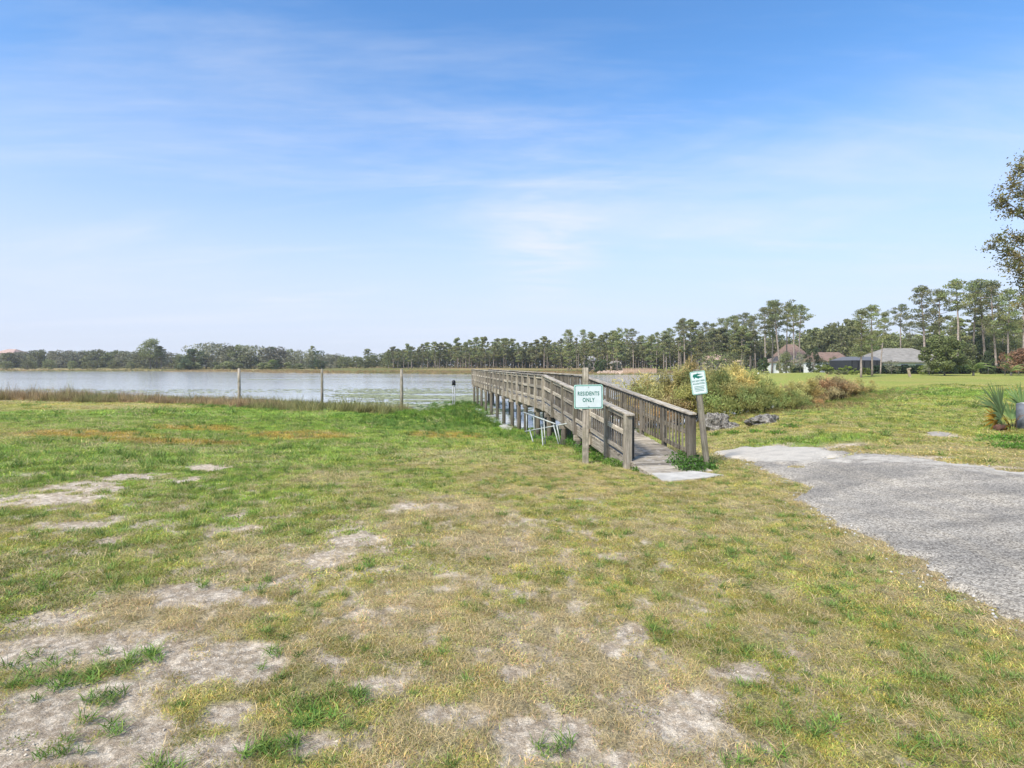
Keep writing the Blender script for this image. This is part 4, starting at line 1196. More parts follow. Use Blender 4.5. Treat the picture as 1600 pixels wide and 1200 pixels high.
# retaining wall, rubble, dock across the lake
D = 186
x0 = (973 - 800) / F * D; x1 = (1026 - 800) / F * D
M_TANW = simple_mat("tan_boards", (.44, .31, .21), .9, .12, 1.5)
o = empty("retaining_wall", ((x0 + x1) / 2, D, ZW - .3), label="long tan board retaining wall on the far shore behind the leaning saplings", cat="wall")
w = x1 - x0; ht = CAM_H - 6.0 * D / F - ZW + .3 
for i in range(14): MB().box((-w / 2 + w * (i + .5) / 14, rnd.uniform(-.03, .03), ht / 2), (w / 14 - .05, .18, ht)).obj("board", M_TANW, o)
MB().box((0, 0, ht + .06), (w + .2, .4, .12)).obj("capping", M_TANW, o)
rb = Leaves(); V = []; 
mb = MB()
for i in range(260):
    px = rnd.uniform(934, 974); DD = rnd.uniform(183, 192); x = (px - 800) / F * DD; s_ = rnd.uniform(.25, .7)
    M_ = Matrix.Translation((x, DD, ZW + (DD - 183) * .09 + .1)) @ Matrix.Rotation(rnd.uniform(0, 6), 4, Vector((rnd.random(), rnd.random(), 1)).normalized())
    mb.box((0, 0, 0), (s_, s_ * .8, s_ * .6), M_)
set_props(mb.obj("rubble_bank", simple_mat("rubble_mat", (.50, .38, .29), .9, .25, .8)), label="pale rubble bank left of the tan retaining wall across the lake", cat="rubble", kind="stuff")
D = 182; x0 = (992 - 800) / F * D; x1 = (1062 - 800) / F * D
o = empty("lake_dock", ((x0 + x1) / 2, D, ZW), label="low pale dock along the far shore below the tan wall", cat="dock")
w = x1 - x0
MB().box((0, 0, .42), (w, 1.6, .14)).obj("deck", M_CONC, o)
for i in range(10): MB().tube([(-w / 2 + w * (i + .5) / 10, -.7, -.8), (-w / 2 + w * (i + .5) / 10, -.7, .36)], .12, 6).obj("pile", WPILE, o)
D = 178; x0 = (1010 - 800) / F * D
# hedges
def hedge(px0, px1, D, top, lab, dep=1.3, n=7000, mat=M_HEDGE, leaf=.28):
    x0 = (px0 - 800) / F * D; x1 = (px1 - 800) / F * D; z = H((x0 + x1) / 2, D); hgt = CAM_H + (HOR - top) * D / F - z
    o = empty("clipped_hedge", ((x0 + x1) / 2, D, z), label=lab, cat="hedge")
    w = x1 - x0
    C = np.stack([rng.uniform(-w / 2, w / 2, n), rng.uniform(-dep / 2, dep / 2, n), rng.uniform(0, 1, n) ** .8 * hgt], 1)
    C[:, 2] += (fbm(C[:, 0], C[:, 1], .5, 6, 3) - .5) * .22
    V, q = leaf_quads(C, leaf, .7)
    me = mesh_np("foliage", V, q, mat, False, {'tint': np.repeat(rng.uniform(.6, 1.4, (n, 1)) * np.ones((1, 3)), 4, 0)})
    link("foliage", me, o)
    MB().box((0, 0, hgt * .45), (w, dep * .6, hgt * .88)).obj("inner_branches", M_HEDGE, o)
hedge(1362, 1514, 102, 571.5, "long dark clipped hedge in front of the grey-roofed house")
hedge(1534, 1680, 104, 572, "dark clipped hedge running off the right edge behind the palms", n=6000)
hedge(1236, 1284, 148, 573, "low dark hedge in front of the long white house", n=2500, leaf=.35)
# shrubs in the gardens
SHR = [make_oak(500 + i, 2.0, 1.25, M_LIME, .22, 150, 10, .2, tr=.05, top=.85) for i in range(3)]
SHRD = [(a, recolour(b_, M_OAK), h_) for a, b_, h_ in SHR]
for px, D, top, pr, lab, nm in [(1287, 118, 567, SHR[0], "brightest yellow-green round shrub in front of the small white house", 1.2), (1307, 116, 571, SHR[1], "lime shrub between the bright round shrub and the lanai", 1.5),
                            (1322, 114, 572, SHR[2], "low lime shrub, third along the garden row", 1.1), (1331, 112, 568, SHR[0], "mounded lime shrub left of the enclosure", 1.3),
                            (1296, 100, 577, SHRD[1], "dark low shrub leftmost in the front garden row", 1.0), (1309, 98, 576, SHRD[2], "dark low shrub second in the front garden row", 1.2), (1320, 98, 577, SHRD[0], "dark low shrub third in the front garden row", 1.2),
                            (1333, 96, 575.5, SHR[1], "lime low shrub just left of the thick near pine", 1.1), (1352, 92, 571, SHR[2], "large lime shrub between the two near pines", 1.2), (1246, 130, 577, SHRD[0], "faint sapling in the open ground before the long hedge", .6)]:
    plant_tree(pr, px, D, top, name="garden_shrub", label=lab, cat="shrub", group="garden shrubs by the houses", wide=nm)
DT = make_oak(520, 5, 1.9, M_DARK, .35, 160, 22, .05, tr=.12)
plant_tree(DT, 1193, 119, 557, name="magnolia_tree", label="dark dense round tree standing alone left of the long white house", wide=.8)
plant_tree(DT, 934, 190, 563, name="round_tree", label="dark-green rounded bush on the far shore right of the square sign post", wide=.9)
RT = make_oak(521, 6, 2.6, M_OAK, .30, 230, 26, .22, tr=.13)
plant_tree((RT[0], recolour(RT[1], leaf_mat('deep_leaf', (.115, .14, .055), .25)), RT[2]), 1476, 84, 522, name="shade_tree", label="round dark-green shade tree in front of the grey hipped roof", wide=1.0)
ST = make_oak(522, 4, 1.5, M_GREYOAK, .22, 40, 16, .3, tr=.08)
plant_tree(ST, 1393, 96, 561, name="small_tree", label="sparse pale small tree before the hedge, left of the round shade tree", wide=1.2)
plant_tree(ST, 1452, 90, 560, name="small_tree", label="thin pale small tree tucked left under the round shade tree", wide=1.1)
plant_tree((RT[0], recolour(RT[1], M_RED), RT[2]), 1602, 90, 541, name="autumn_tree", label="reddish-leaved tree at the right edge behind the small palm", wide=1.1)
plant_tree((ST[0], recolour(ST[1], M_RED), ST[2]), 1570, 92, 548, name="small_tree", label="slim reddish tree just left of the right-edge palm", wide=.9)
plant_tree(DT, 1544, 100, 546, name="cedar_tree", label="dark narrow evergreen between the two garden palms", wide=.6)
plant_tree((ST[0], recolour(ST[1], M_LIME), ST[2]), 1592, 96, 548, name="small_tree", label="yellow-green tree at the right edge above the small palm", wide=1.4)
# palms
def garden_palm(px, D, top, lab, n=13, mat=M_PALML):
    x = (px - 800) / F * D; z = H(x, D); hgt = CAM_H + (HOR - top) * D / F - z
    o = empty("garden_palm", (x, D, z), label=lab, cat="palm", group="young feather palms on the far lawn")
    MB().tube([(0, 0, -.1), (0, 0, hgt * .28)], [.16, .12], 8).obj("trunk", M_BARKG, o, True)
    for i in range(n):
        a = i * 2.4; el = R(rnd.uniform(28, 86)); ln = hgt * rnd.uniform(.8, 1.0); V = []; Fq = []
        for j in range(15):
            k = j / 14; e2 = el - k * 1.25
            r_ = ln * (k * math.cos(el) * .8 + .25 * k * k); zz = hgt * .28 + ln * (1.25 * k * math.sin(el) - .62 * k * k)
            c_ = Vector((math.cos(a) * r_, math.sin(a) * r_, zz)); sd_ = Vector((-math.sin(a), math.cos(a), 0))
            for s_ in (-1, 1):
                l_ = .55 * math.sin(min(1, k + .15) * 2.9) * hgt / 3 + .1
                tp_ = c_ + sd_ * s_ * l_ + Vector((math.cos(a) * .15, math.sin(a) * .15, -l_ * .35)); q = len(V)
                V += [c_, c_ + Vector((math.cos(a), math.sin(a), 0)) * .16, tp_]; Fq.append((q, q + 1, q + 2))
        me = mesh_np("frond", np.array([tuple(v) for v in V]), np.array(Fq), mat, False, {'tint': np.ones((len(V), 3)) * rnd.uniform(.75, 1.25)})
        link("frond", me, o)
garden_palm(1521, 84, 556, "larger light-green feather palm on the far lawn before the hedge gap", 15)
garden_palm(1580, 86, 562, "smaller feather palm with yellowing fronds near the right edge", 11, M_PALML)
# broken post stub on the lawn
g0 = PX(1422, 78)
M_STUB = simple_mat('stub_wood', (.34, .27, .19), .9, .2, 4)
o = empty("leaning_stub", g0, (0, R(-14), 0), label="short leaning pale timber stub on the far lawn before the hedge", cat="stub")
MB().box((0, 0, .5), (.3, .2, 1.15)).obj("shaft", M_STUB, o, bevel=.02); MB().box((.12, 0, 1.08), (.5, .2, .18)).obj("cross_piece", M_STUB, o, bevel=.02)
# upturned rowing boat
g0 = PX(1189, 121)
o = empty("rowing_boat", g0, (0, 0, R(8)), label="small white upturned rowing boat beside the dark round tree", cat="boat")
m_ = MB(); N = 11; rings = []
for i in range(N):
    k = -1 + 2 * i / (N - 1); hw = .55 * (1 - abs(k) ** 2.5) + .03; hh = .42 * (1 - .25 * k * k)
    for j in range(7):
        a = math.pi * j / 6; rings.append((k * .95, -math.cos(a) * hw, max(0, math.sin(a)) ** .7 * hh))
m_.add(rings, [(i * 7 + j, i * 7 + j + 1, (i + 1) * 7 + j + 1, (i + 1) * 7 + j) for i in range(N - 1) for j in range(6)])
m_.obj("hull", W_WHITE, o, True); MB().box((0, 0, .43), (1.7, .05, .05)).obj("keel", W_WHITE, o)

# ------------------------------------------------------------------ trees
G1 = "tall pines of the right-hand wood"
for i, (px, D, top, v, w, lab) in enumerate([(1345, 76, 483, 6, 1.25, "nearest thick-trunked pine standing on the lawn before the pool enclosure"), (1362, 84, 477, 2, 1.2, "second near pine just right of the thick-trunked one"),
        (1376, 100, 487, 4, .9, "thin pine leaning out right of the two near pines"), (1409, 140, 477, 3, 1.0, "lone slender pine with a small crown left of the tall right group"),
        (1445, 118, 447, 0, 1.15, "tall dense pine rising above the grey roof's right half"), (1466, 116, 452, 4, 1.0, "narrow tall pine right of the one above the grey roof"),
        (1495, 112, 437, 3, 1.1, "straight pine with a wide flat top, tallest at right"), (1521, 118, 449, 1, 1.0, "pine between the flat-topped pine and the leaning broad pine"), (1538, 116, 437, 5, 1.15, "broad-crowned pine leaning right near the edge"),
        (1556, 112, 440, 2, 1.0, "dense pine just left of the overhanging branches"), (1576, 108, 452, 0, 1.0, "pine partly behind the overhanging branches"), (1600, 104, 460, 4, 1.0, "pine at the very right edge of the wood"),
        (1196, 152, 480, 1, 1.0, "leftmost pine of the tall middle cluster"), (1206, 158, 473, 0, 1.0, "second pine of the tall middle cluster"), (1219, 150, 468, 5, 1.15, "widest flat-topped pine of the middle cluster"), (1230, 160, 475, 3, .9, "thin pine inside the middle cluster"),
        (1240, 152, 477, 1, 1.0, "pine on the right side of the middle cluster"), (1250, 148, 478, 3, 1.05, "bare-trunked pine at the right end of the middle cluster")]):
    plant_tree(PINES[v], px, D, top, label=lab, group=G1, wide=w)
for i, (px, D, top, lab) in enumerate([(1098, 190, 522, "pine just left of the pinkish two-storey house"), (1113, 186, 516, "pine standing in front of the pinkish two-storey house"), (1127, 192, 512, "pine at the right corner of the pinkish two-storey house"),
                                   (1147, 188, 508, "pine in front of the small pinkish house"), (1160, 184, 512, "pine just right of the small pinkish house"), (928, 206, 522, "pine in front of the pale-roofed far lodge"), (962, 204, 520, "pine in front of the low far cabin")]):
    plant_tree(PINEF[i % 5], px, D, top, label=lab, group="pines in front of the far houses")
ST_GREEN = recolour(ST[1], M_OAK)
for i, (px, D, top, lab) in enumerate([(1108, 176, 549, "leafless-looking sapling left of the pinkish house front"), (1122, 174, 546, "sapling in front of the pinkish house front"), (1136, 176, 552, "sapling between the pinkish houses"), (1152, 174, 550, "sapling before the small pinkish house")]):
    plant_tree((ST[0], ST_GREEN, ST[2]), px, D, top, name="small_tree", label=lab, group="saplings before the pinkish houses", wide=1.3)
for px, top, lab in [(918, 561, "low dark tree left of the square sign post top on the far shore"), (944, 560, "low dark tree between the far lodge and the low cabin"), (962, 565, "low dark tree hiding the low far cabin")]:
    plant_tree(OAKD[0], px, 200, top, name="oak_tree", label=lab, group="low trees before the far lodge", wide=1.1)
for px, D, top, pr, w, lab in [(1272, 134, 541, OAKD[0], .8, "dark spreading tree in front of the long white house's right half"), (1228, 136, 549, OAKS[0], .8, "green tree in front of the long white house's left half"), (1302, 128, 556, OAKS[2], .7, "low green tree before the brown-roofed white house"),
                            (1336, 122, 553, OAKS[1], .8, "green tree left of the pool enclosure, behind the near pine"), (1425, 128, 528, OAKS[0], .9, "oak behind the grey hipped roof"), (1460, 126, 520, OAKS[1], .9, "oak behind the right end of the grey roof"),
                            (1508, 118, 530, OAKS[2], .9, "oak behind the hedge left of the larger palm"), (1532, 120, 522, OAKD[1], .9, "dark oak behind the hedge gap"), (1560, 116, 532, OAKS[0], .9, "oak behind the hedge, right of the gap"), (1596, 114, 524, OAKS[1], .9, "oak at the right edge behind the hedge"),
                            (1450, 96, 566, SHR[2], 1.6, "low lime shrub under the round shade tree")]:
    plant_tree(pr, px, D, top, name="oak_tree" if pr is not SHR[2] else "garden_shrub", label=lab, wide=w, group="broad trees among the houses")
# left-hand landmark pine and neighbours
plant_tree(make_oak(250, 14, 5.2, M_OAK, .55, 95, 34, .42, tr=.3), 235, 300, 528, label="large round-crowned pine standing above the left shoreline", wide=1.0)
plant_tree(PINEF[0], 252, 305, 541, label="smaller pine against the right side of the large round-crowned one", wide=1.3)
plant_tree(PINEF[2], 575, 320, 545, label="lone flat-topped pine in the dip of the far treeline", wide=1.5)
plant_tree(PINEF[1], 850, 250, 526, label="slim pine poking up just above the boardwalk's corner", wide=1.1)
def prof(pts, x):
    return float(np.interp(x, [p_[0] for p_ in pts], [p_[1] for p_ in pts]))
TOPL = [(-200, 548), (0, 551), (60, 547), (100, 549), (150, 546), (205, 549), (215, 545), (262, 545), (285, 552), (300, 545), (320, 538), (400, 540), (470, 545), (520, 552), (560, 556), (600, 552)]
ORD = "first second third fourth fifth sixth seventh eighth ninth tenth eleventh twelfth thirteenth fourteenth fifteenth sixteenth seventeenth eighteenth nineteenth twentieth".split()
ORD += ["twenty-" + o_ for o_ in ORD[:9]] + ["thirtieth"] + ["thirty-" + o_ for o_ in ORD[:9]]
def row(n, px0, px1, D0_, D1_, topf, protos, name, labf, grp, jit=4.0, wide=(.78, 1.2), jpx=.45):
    for i in range(n):
        px = px0 + (px1 - px0) * (i + .5 + rnd.uniform(-jpx, jpx)) / n
        D = rnd.uniform(D0_(px) if callable(D0_) else D0_, D1_(px) if callable(D1_) else D1_)
        plant_tree(rnd.choice(protos), px, D, topf(px) + rnd.uniform(-jit * .6, jit), name=name, label=ORD[i] + ' from the left, ' + labf(px), group=grp, wide=rnd.uniform(*wide))
def far_left_lab(px):
    return "grey-green far oak left of the big round pine" if px < 216 else "rounded oak right of the big round pine"
row(3, -90, -6, 320, 350, lambda x: 552, OAKG, "oak_tree", lambda x: "far oak just outside the left frame edge", "oaks beyond the left edge", 2, (1.3, 1.6))
row(16, 0, 215, 320, 350, lambda x: prof(TOPL, x), OAKG + OAKS[:1], "oak_tree", far_left_lab, "oaks of the left far shore", 2, (1.1, 1.6))
row(9, 0, 215, 292, 305, lambda x: 561, OAKD + OAKS, "oak_tree", lambda x: "small dark bank tree before the left oaks", "small trees on the left bank", 4, (1.0, 1.6))
row(16, 218, 520, 292, 330, lambda x: prof(TOPL, x), OAKS + OAKG + OAKD[:1], "oak_tree", far_left_lab, "oaks of the left far shore", 4, (1.1, 1.5))
row(8, 260, 520, 272, 285, lambda x: 563, SHRD + OAKD[:1], "shore_bush", lambda x: "low bush below the left oaks", "bushes below the left oaks", 3, (1.5, 2.4))
plant_tree(PINEF[3], 489, 300, 541, label="dark pointed pine near the right end of the left oaks", wide=1.1)
plant_tree(PINEF[4], 303, 296, 545, label="dark small pine in the gap right of the big round pine", wide=1.2)
row(8, 515, 640, 290, 320, lambda x: prof([(515, 553), (560, 556), (600, 550), (640, 543)], x), OAKS + OAKG, "oak_tree", lambda x: "oak in the treeline dip before the pines", "trees in the treeline dip", 2, (1.2, 1.6))
plant_tree((OAKS[0][0], recolour(OAKS[0][1], M_LIME), 10), 426, 290, 561, name="oak_tree", label="pale yellow-green small tree at the foot of the left oaks", wide=1.2)
TOPM = [(600, 546), (640, 541), (690, 534), (760, 528), (790, 530), (830, 535), (870, 529), (890, 517), (930, 518), (1000, 517), (1040, 510), (1060, 504), (1100, 502), (1150, 496), (1190, 490)]
row(34, 600, 880, 258, 290, lambda x: prof(TOPM, x), PINEF, "pine_tree", lambda x: "pine of the even wood behind the boardwalk", "pines of the far wood", 7, (.8, 1.4))
row(30, 880, 1190, 196, 225, lambda x: prof(TOPM, x), PINES + PINEF[:2], "pine_tree", lambda x: "tall back-row pine behind the tan wall", "pines behind the tan wall", 11, (.72, 1.2))
row(14, 880, 1190, 186, 198, lambda x: prof(TOPM, x) + 16, PINEF, "pine_tree", lambda x: "shorter front-row pine behind the tan wall", "shorter pines behind the tan wall", 8, (.9, 1.2))
row(9, 1255, 1345, 165, 195, lambda x: prof([(1255, 512), (1290, 508), (1320, 502), (1345, 505)], x), OAKS + PINEF[:2], "mixed_tree", lambda x: "tree rising behind the white house roofs", "trees behind the houses", 5, (.8, 1.1))
row(7, 1345, 1440, 150, 175, lambda x: prof([(1345, 512), (1390, 520), (1440, 522)], x), OAKS + PINEF[:2], "mixed_tree", lambda x: "tree in the gap right of the near pines", "trees in the gap right of the near pines", 5, (.8, 1.2))
row(5, 1400, 1640, 125, 140, lambda x: 497, PINES, "pine_tree", lambda x: "shorter pine before the dense right wood", "shorter pines at right", 9, (.9, 1.2))
row(14, 1440, 1680, 135, 160, lambda x: prof([(1440, 515), (1480, 500), (1700, 490)], x), PINEF, "pine_tree", lambda x: "pine in the dense wood behind the hedge", "dense wood behind the hedge", 7, (.9, 1.2))
row(2, 1208, 1262, 128, 140, lambda x: 545, [ST, RT, ST], "small_tree", lambda x: "small tree before the long white house", "small trees before the white house", 6, (.8, 1.1))
row(4, 1345, 1390, 120, 135, lambda x: 530, OAKD + OAKS, "oak_tree", lambda x: "oak behind the screened pool enclosure", "oaks behind the enclosure", 6, (.8, 1.0))

# one mass of woodland behind the single trees
def woodland():
    L = Leaves(); t = MB(); g = np.random.default_rng(5)
    Dp = [(-400, 372), (200, 350), (560, 330), (900, 262), (950, 236), (1180, 232), (1300, 205), (1440, 172), (1800, 165)]
    TP = [(-400, 553), (215, 553), (262, 553), (300, 551), (500, 552), (560, 559), (620, 552), (690, 543), (760, 539), (850, 541), (890, 533), (1000, 530), (1100, 522), (1190, 520), (1250, 527), (1340, 520), (1400, 528), (1450, 524), (1520, 512), (1800, 505)]
    px = -420
    while px < 1830:
        D = prof(Dp, px) + g.uniform(-4, 26); x = (px - 800) / F * D; z = -.1
        hgt = CAM_H + (HOR - prof(TP, px)) * D / F + g.uniform(-1.6, 1.2)
        pine = px > 600
        hue = np.array((1, 1, 1)) * g.uniform(.65, 1.1)
        nn = int(70 + hgt * 6); w = 3.6 if pine else 5.0
        L.clump((x, D, z + hgt * (.66 if pine else .5)), (w, w, hgt * (.36 if pine else .5)), nn, 1.15, .6, hue, .3, g, shell=.2)
        L.clump((x + g.uniform(-2, 2), D + 8, z + 1.8), (3.6, 2.5, 2.2), 34, 1.1, .6, hue * .9, .3, g, shell=.2)
        if pine:
            L.clump((x + 1, D + 4, z + hgt * .38), (w, w, hgt * .36), nn, 1.15, .6, hue * .85, .3, g, shell=.1)
        if pine: t.tube([(x, D, -.5), (x + g.uniform(-.4, .4), D, hgt * .8)], [.22, .1], 4, False)
        px += (4.2 if pine else 7) * 262 / D * g.uniform(.6, 1.4)
    o = empty("woodland", (0, 0, 0), label="dense shaded wood forming the backdrop behind the single trees around the lake", cat="woodland", kind="stuff")
    a = link("tree_mass", L.mesh("tree_mass", M_PINE), o); a['kind'] = 'stuff'
    b_ = link("trunk_mass", t.mesh("trunk_mass", M_BARK), o); b_['kind'] = 'stuff'
woodland()

# ------------------------------------------------------------------ grass, weeds, pads: prototypes and point clouds
def blades(n, rad, hmin, hmax, width, lean, seed, tints, curl=.5, flat=False, upz=0.0):
    g = np.random.default_rng(seed)
    a = g.uniform(0, 2 * np.pi, n); r_ = rad * np.sqrt(g.random(n))
    b0 = np.stack([np.cos(a) * r_, np.sin(a) * r_, np.full(n, -.004)], 1)
    h_ = g.uniform(hmin, hmax, n)
    az = g.uniform(0, 2 * np.pi, n); ln = lean * g.uniform(.3, 1.0, n)
    d = np.stack([np.cos(az) * np.sin(ln), np.sin(az) * np.sin(ln), np.cos(ln)], 1)
    d2 = d.copy(); d2[:, 2] -= curl * g.uniform(.2, 1, n); d2 += g.normal(size=(n, 3)) * .15; d2 /= np.linalg.norm(d2, axis=1)[:, None]
    p1 = b0 + d * h_[:, None] * .55; p2 = p1 + d2 * h_[:, None] * .5
    p1[:, 2] = np.maximum(p1[:, 2], .004); p2[:, 2] = np.maximum(p2[:, 2], .003)
    th = g.uniform(0, 2 * np.pi, n)
    u = np.stack([np.cos(th), np.sin(th), np.zeros(n)], 1) * (width * g.uniform(.6, 1.3, n))[:, None] * .5
    V = np.stack([b0 - u, b0 + u, p1 + u * .9, p1 - u * .9, p2], 1).reshape(-1, 3)
    i = np.arange(n)[:, None] * 5
    q = i + np.array([[0, 1, 2, 3]]); t = i + np.array([[3, 2, 4]])
    tn = np.array(tints)[g.integers(0, len(tints), n)] * g.uniform(.7, 1.3, (n, 1))
    return V, q, t, np.repeat(tn, 5, 0)
def join_b(parts):
    Vs = []; Q = []; T = []; C = []; k = 0
    for V, q, t, c in parts:
        Vs.append(V); Q.append(q + k); T.append(t + k); C.append(c); k += len(V)
    return np.concatenate(Vs), np.concatenate(Q), np.concatenate(T), np.concatenate(C)
GR = [(1, 1, 1), (.85, 1.1, .8), (1.25, 1.1, .9)]; STR = [(1, 1, 1), (1.15, 1.05, .95), (.75, .7, .65)]
def proto(name, parts, mat=M_GRASS):
    V, q, t, c = join_b(parts)
    me = mesh_np(name, V, [q, t], mat, False, {'tint': c})
    return bpy.data.objects.new(name, me)
def protos(prefix, items):
    col = bpy.data.collections.new(prefix)
    for i, it in enumerate(items):
        o = proto("%s_%02d" % (prefix, i), it); col.objects.link(o)
    return col
mixg = GR + [(1.7, 1.35, 1.4)]
turf = protos("turf_tuft", [
    [blades(46, .075, .018, .045, .0042, 1.25, 1, mixg, .8), blades(10, .08, .02, .06, .003, 1.4, 2, [(2.0, 1.35, 1.9)], 1.0)],
    [blades(40, .085, .022, .060, .0045, 1.1, 3, mixg, .7), blades(8, .08, .02, .05, .003, 1.4, 4, [(2.0, 1.35, 1.9)], 1.0)],
    [blades(34, .085, .05, .11, .0030, 1.5, 5, STR, .6)],                              # straw mat
    [blades(26, .05, .08, .15, .0075, 1.15, 6, GR, .9)],                               # coarse crabgrass
    [blades(60, .09, .008, .024, .010, .9, 7, GR, .9)],                                # small-leaved creeping weed
    [blades(22, .07, .02, .05, .003, 1.5, 8, [(.55, .5, .5), (.9, .8, .7)], .7)],      # dark dead bits
])
rough_ = protos("tall_tuft", [
    [blades(46, .16, .16, .34, .011, .6, 11, GR, .6)],
    [blades(60, .2, .08, .2, .012, .9, 12, GR, .8)],
    [blades(44, .25, .45, .85, .012, .45, 13, [(1, 1, 1), (.7, .6, .55), (1.2, 1.1, 1)], .35), blades(60, .25, .1, .4, .012, .8, 14, [(.7, .9, .5), (1, .9, .7)], .5)],
    [blades(12, .15, .9, 1.35, .012, .25, 15, [(1, 1, 1), (.7, .7, .6)], .2), blades(30, .2, .3, .6, .012, .6, 16, [(1, .95, .8)], .5)],
    [blades(70, .3, .1, .5, .03, 1.0, 17, [(.8, .8, .8), (1.2, 1, .9)], .6), blades(20, .2, .4, .8, .02, .5, 18, [(.7, .6, .5)], .3)],
])
def scatter(name, x, y, idx, scl, col, coll, lab, cat, z=None, rotx=None):
    n = len(x)
    if z is None: z = base_h(x, y)
    me = bpy.data.meshes.new(name); me.vertices.add(n)
    me.vertices.foreach_set('co', np.stack([x, y, z], 1).astype(np.float32).ravel())
    def av(nm, typ, dt, key): at = me.attributes.new(nm, typ, 'POINT'); at.data.foreach_set(key, dt.ravel())
    av('idx', 'INT', idx.astype(np.int32), 'value')
    av('scl', 'FLOAT_VECTOR', scl.astype(np.float32), 'vector')
    rt = np.zeros((n, 3), np.float32); rt[:, 2] = rng.uniform(0, 6.283, n)
    av('rot', 'FLOAT_VECTOR', rt, 'vector')
    av('icol', 'FLOAT_COLOR', np.concatenate([col, np.ones((n, 1))], 1).astype(np.float32), 'color')
    o = link(name, me); set_props(o, label=lab, cat=cat, kind='stuff')
    gt = bpy.data.node_groups.new(name + "_nodes", 'GeometryNodeTree')
    gt.interface.new_socket("Geometry", in_out='INPUT', socket_type='NodeSocketGeometry')
    gt.interface.new_socket("Geometry", in_out='OUTPUT', socket_type='NodeSocketGeometry')
    N = gt.nodes; Lk = gt.links
    gi = N.new('NodeGroupInput'); go = N.new('NodeGroupOutput')
    iop = N.new('GeometryNodeInstanceOnPoints'); ci = N.new('GeometryNodeCollectionInfo')
    ci.inputs['Collection'].default_value = coll; ci.inputs['Separate Children'].default_value = True; ci.inputs['Reset Children'].default_value = True
    iop.inputs['Pick Instance'].default_value = True
    def na(nm, dt):
        a = N.new('GeometryNodeInputNamedAttribute'); a.data_type = dt; a.inputs['Name'].default_value = nm; return a.outputs[0]
    Lk.new(gi.outputs[0], iop.inputs['Points']); Lk.new(ci.outputs[0], iop.inputs['Instance'])
    Lk.new(na('idx', 'INT'), iop.inputs['Instance Index'])
    e2r = N.new('FunctionNodeEulerToRotation'); Lk.new(na('rot', 'FLOAT_VECTOR'), e2r.inputs[0])
    Lk.new(e2r.outputs[0], iop.inputs['Rotation']); Lk.new(na('scl', 'FLOAT_VECTOR'), iop.inputs['Scale'])
    Lk.new(iop.outputs[0], go.inputs[0])
    md = o.modifiers.new("scatter", 'NODES'); md.node_group = gt
    return o
SLAB = np.array(sp); LAND = np.array([GP(*q) for q in [(1009, 738), (1056, 736), (1092, 739), (1131, 744), (1104, 748), (1072, 751), (1050, 753), (1034, 752)]])
def wedge(n, r0, r1, half=50):
    r_ = np.sqrt(rng.uniform(r0 * r0, r1 * r1, n)); a = np.radians(rng.uniform(-half, half, n))
    return np.sin(a) * r_, np.cos(a) * r_
def on_deck(x, y):
    dx, dy = x - BX, y - BY
    u = dx * math.cos(BW_YAW) + dy * math.sin(BW_YAW); v = -dx * math.sin(BW_YAW) + dy * math.cos(BW_YAW)
    return (u > -.05) & (u < BW_W + .05) & (v > START - .05) & (v < 5)
def lawn():
    X = []; Y = []; I = []; S = []; C = []
    for (n, r0, r1, s, hs) in [(22000, 1.3, 5.0, .66, .55), (40000, 5.0, 12, .98, .68), (28000, 12, 26, 1.9, 1.0), (16000, 26, 60, 4.0, 1.7)]:
        x, y = wedge(n, r0, r1, 52)
        m = masks(x, y)
        k = rng.random(len(x))
        dens = (1 - m['sand'] * .955) * (1 - .30 * m['dry']) * (1 - .45 * sst(.5, .62, fbm(x, y, 5.5, 49, 4, .65)) * (y < 9))
        ok = (k < dens) & ((m['drive'] < -.01) | ((m['drive'] < .5) & (rng.random(len(x)) < .10) & (fbm(x, y, 2, 103, 3) > .5))) & (m['s'] > .4) & ~on_deck(x, y) & ~(inside(x, y, LAND) & (seg_dist(x, y, LAND) > .05))
        x, y = x[ok], y[ok]; m = {q: v[ok] for q, v in m.items()}; n_ = len(x)
        u = rng.random(n_); u2 = rng.random(n_)
        straw = u < (.12 + .40 * m['dry'] + .2 * m['sand']) * (1 - .7 * m['lush'])
        idx = np.where(u2 < .5, 0, 1)
        idx = np.where((u2 > .93) & (m['dry'] < .5), 3, idx)
        cw = (fbm(x, y, .9, 45, 3) > .56)
        idx = np.where(cw & (u2 < .45), 4, idx)
        idx = np.where(straw, 2, idx)
        idx = np.where((u2 > .90) & (m['dry'] + m['sand'] > .35), 5, idx)
        c = grass_colour(x, y, m) * rng.uniform(.72, 1.28, (n_, 1))
        pat = fbm(x, y, 4.5, 55, 4)
        c = c * (0.76 + .52 * sst(.32, .66, pat))[:, None]
        c[:, 0] *= rng.uniform(.88, 1.12, n_)
        cs = np.tile(C_DRY * 1.15, (n_, 1)) * rng.uniform(.65, 1.2, (n_, 1))
        c = np.where((idx == 2)[:, None], cs, c); c = np.where((idx == 5)[:, None], cs * .6, c)
        gc_ = (idx == 3)[:, None]; c = np.where(gc_, np.array((.19, .26, .07)) * rng.uniform(.8, 1.2, (n_, 1)), c)
        sc = s * rng.uniform(.7, 1.3, n_); hz_ = hs * rng.uniform(.7, 1.25, n_) * (1 + .8 * m['lush'])
        big = (idx == 3); sc = np.where(big, sc * .8, sc)
        X.append(x); Y.append(y); I.append(idx); C.append(c); S.append(np.stack([sc, sc, hz_], 1))
    x = np.concatenate(X); y = np.concatenate(Y)
    z = base_h(x, y)
    scatter("lawn_grass", x, y, np.concatenate(I), np.concatenate(S), np.concatenate(C), turf, "short patchy lawn grass, green and straw coloured, over sandy ground", "grass", z)
lawn()

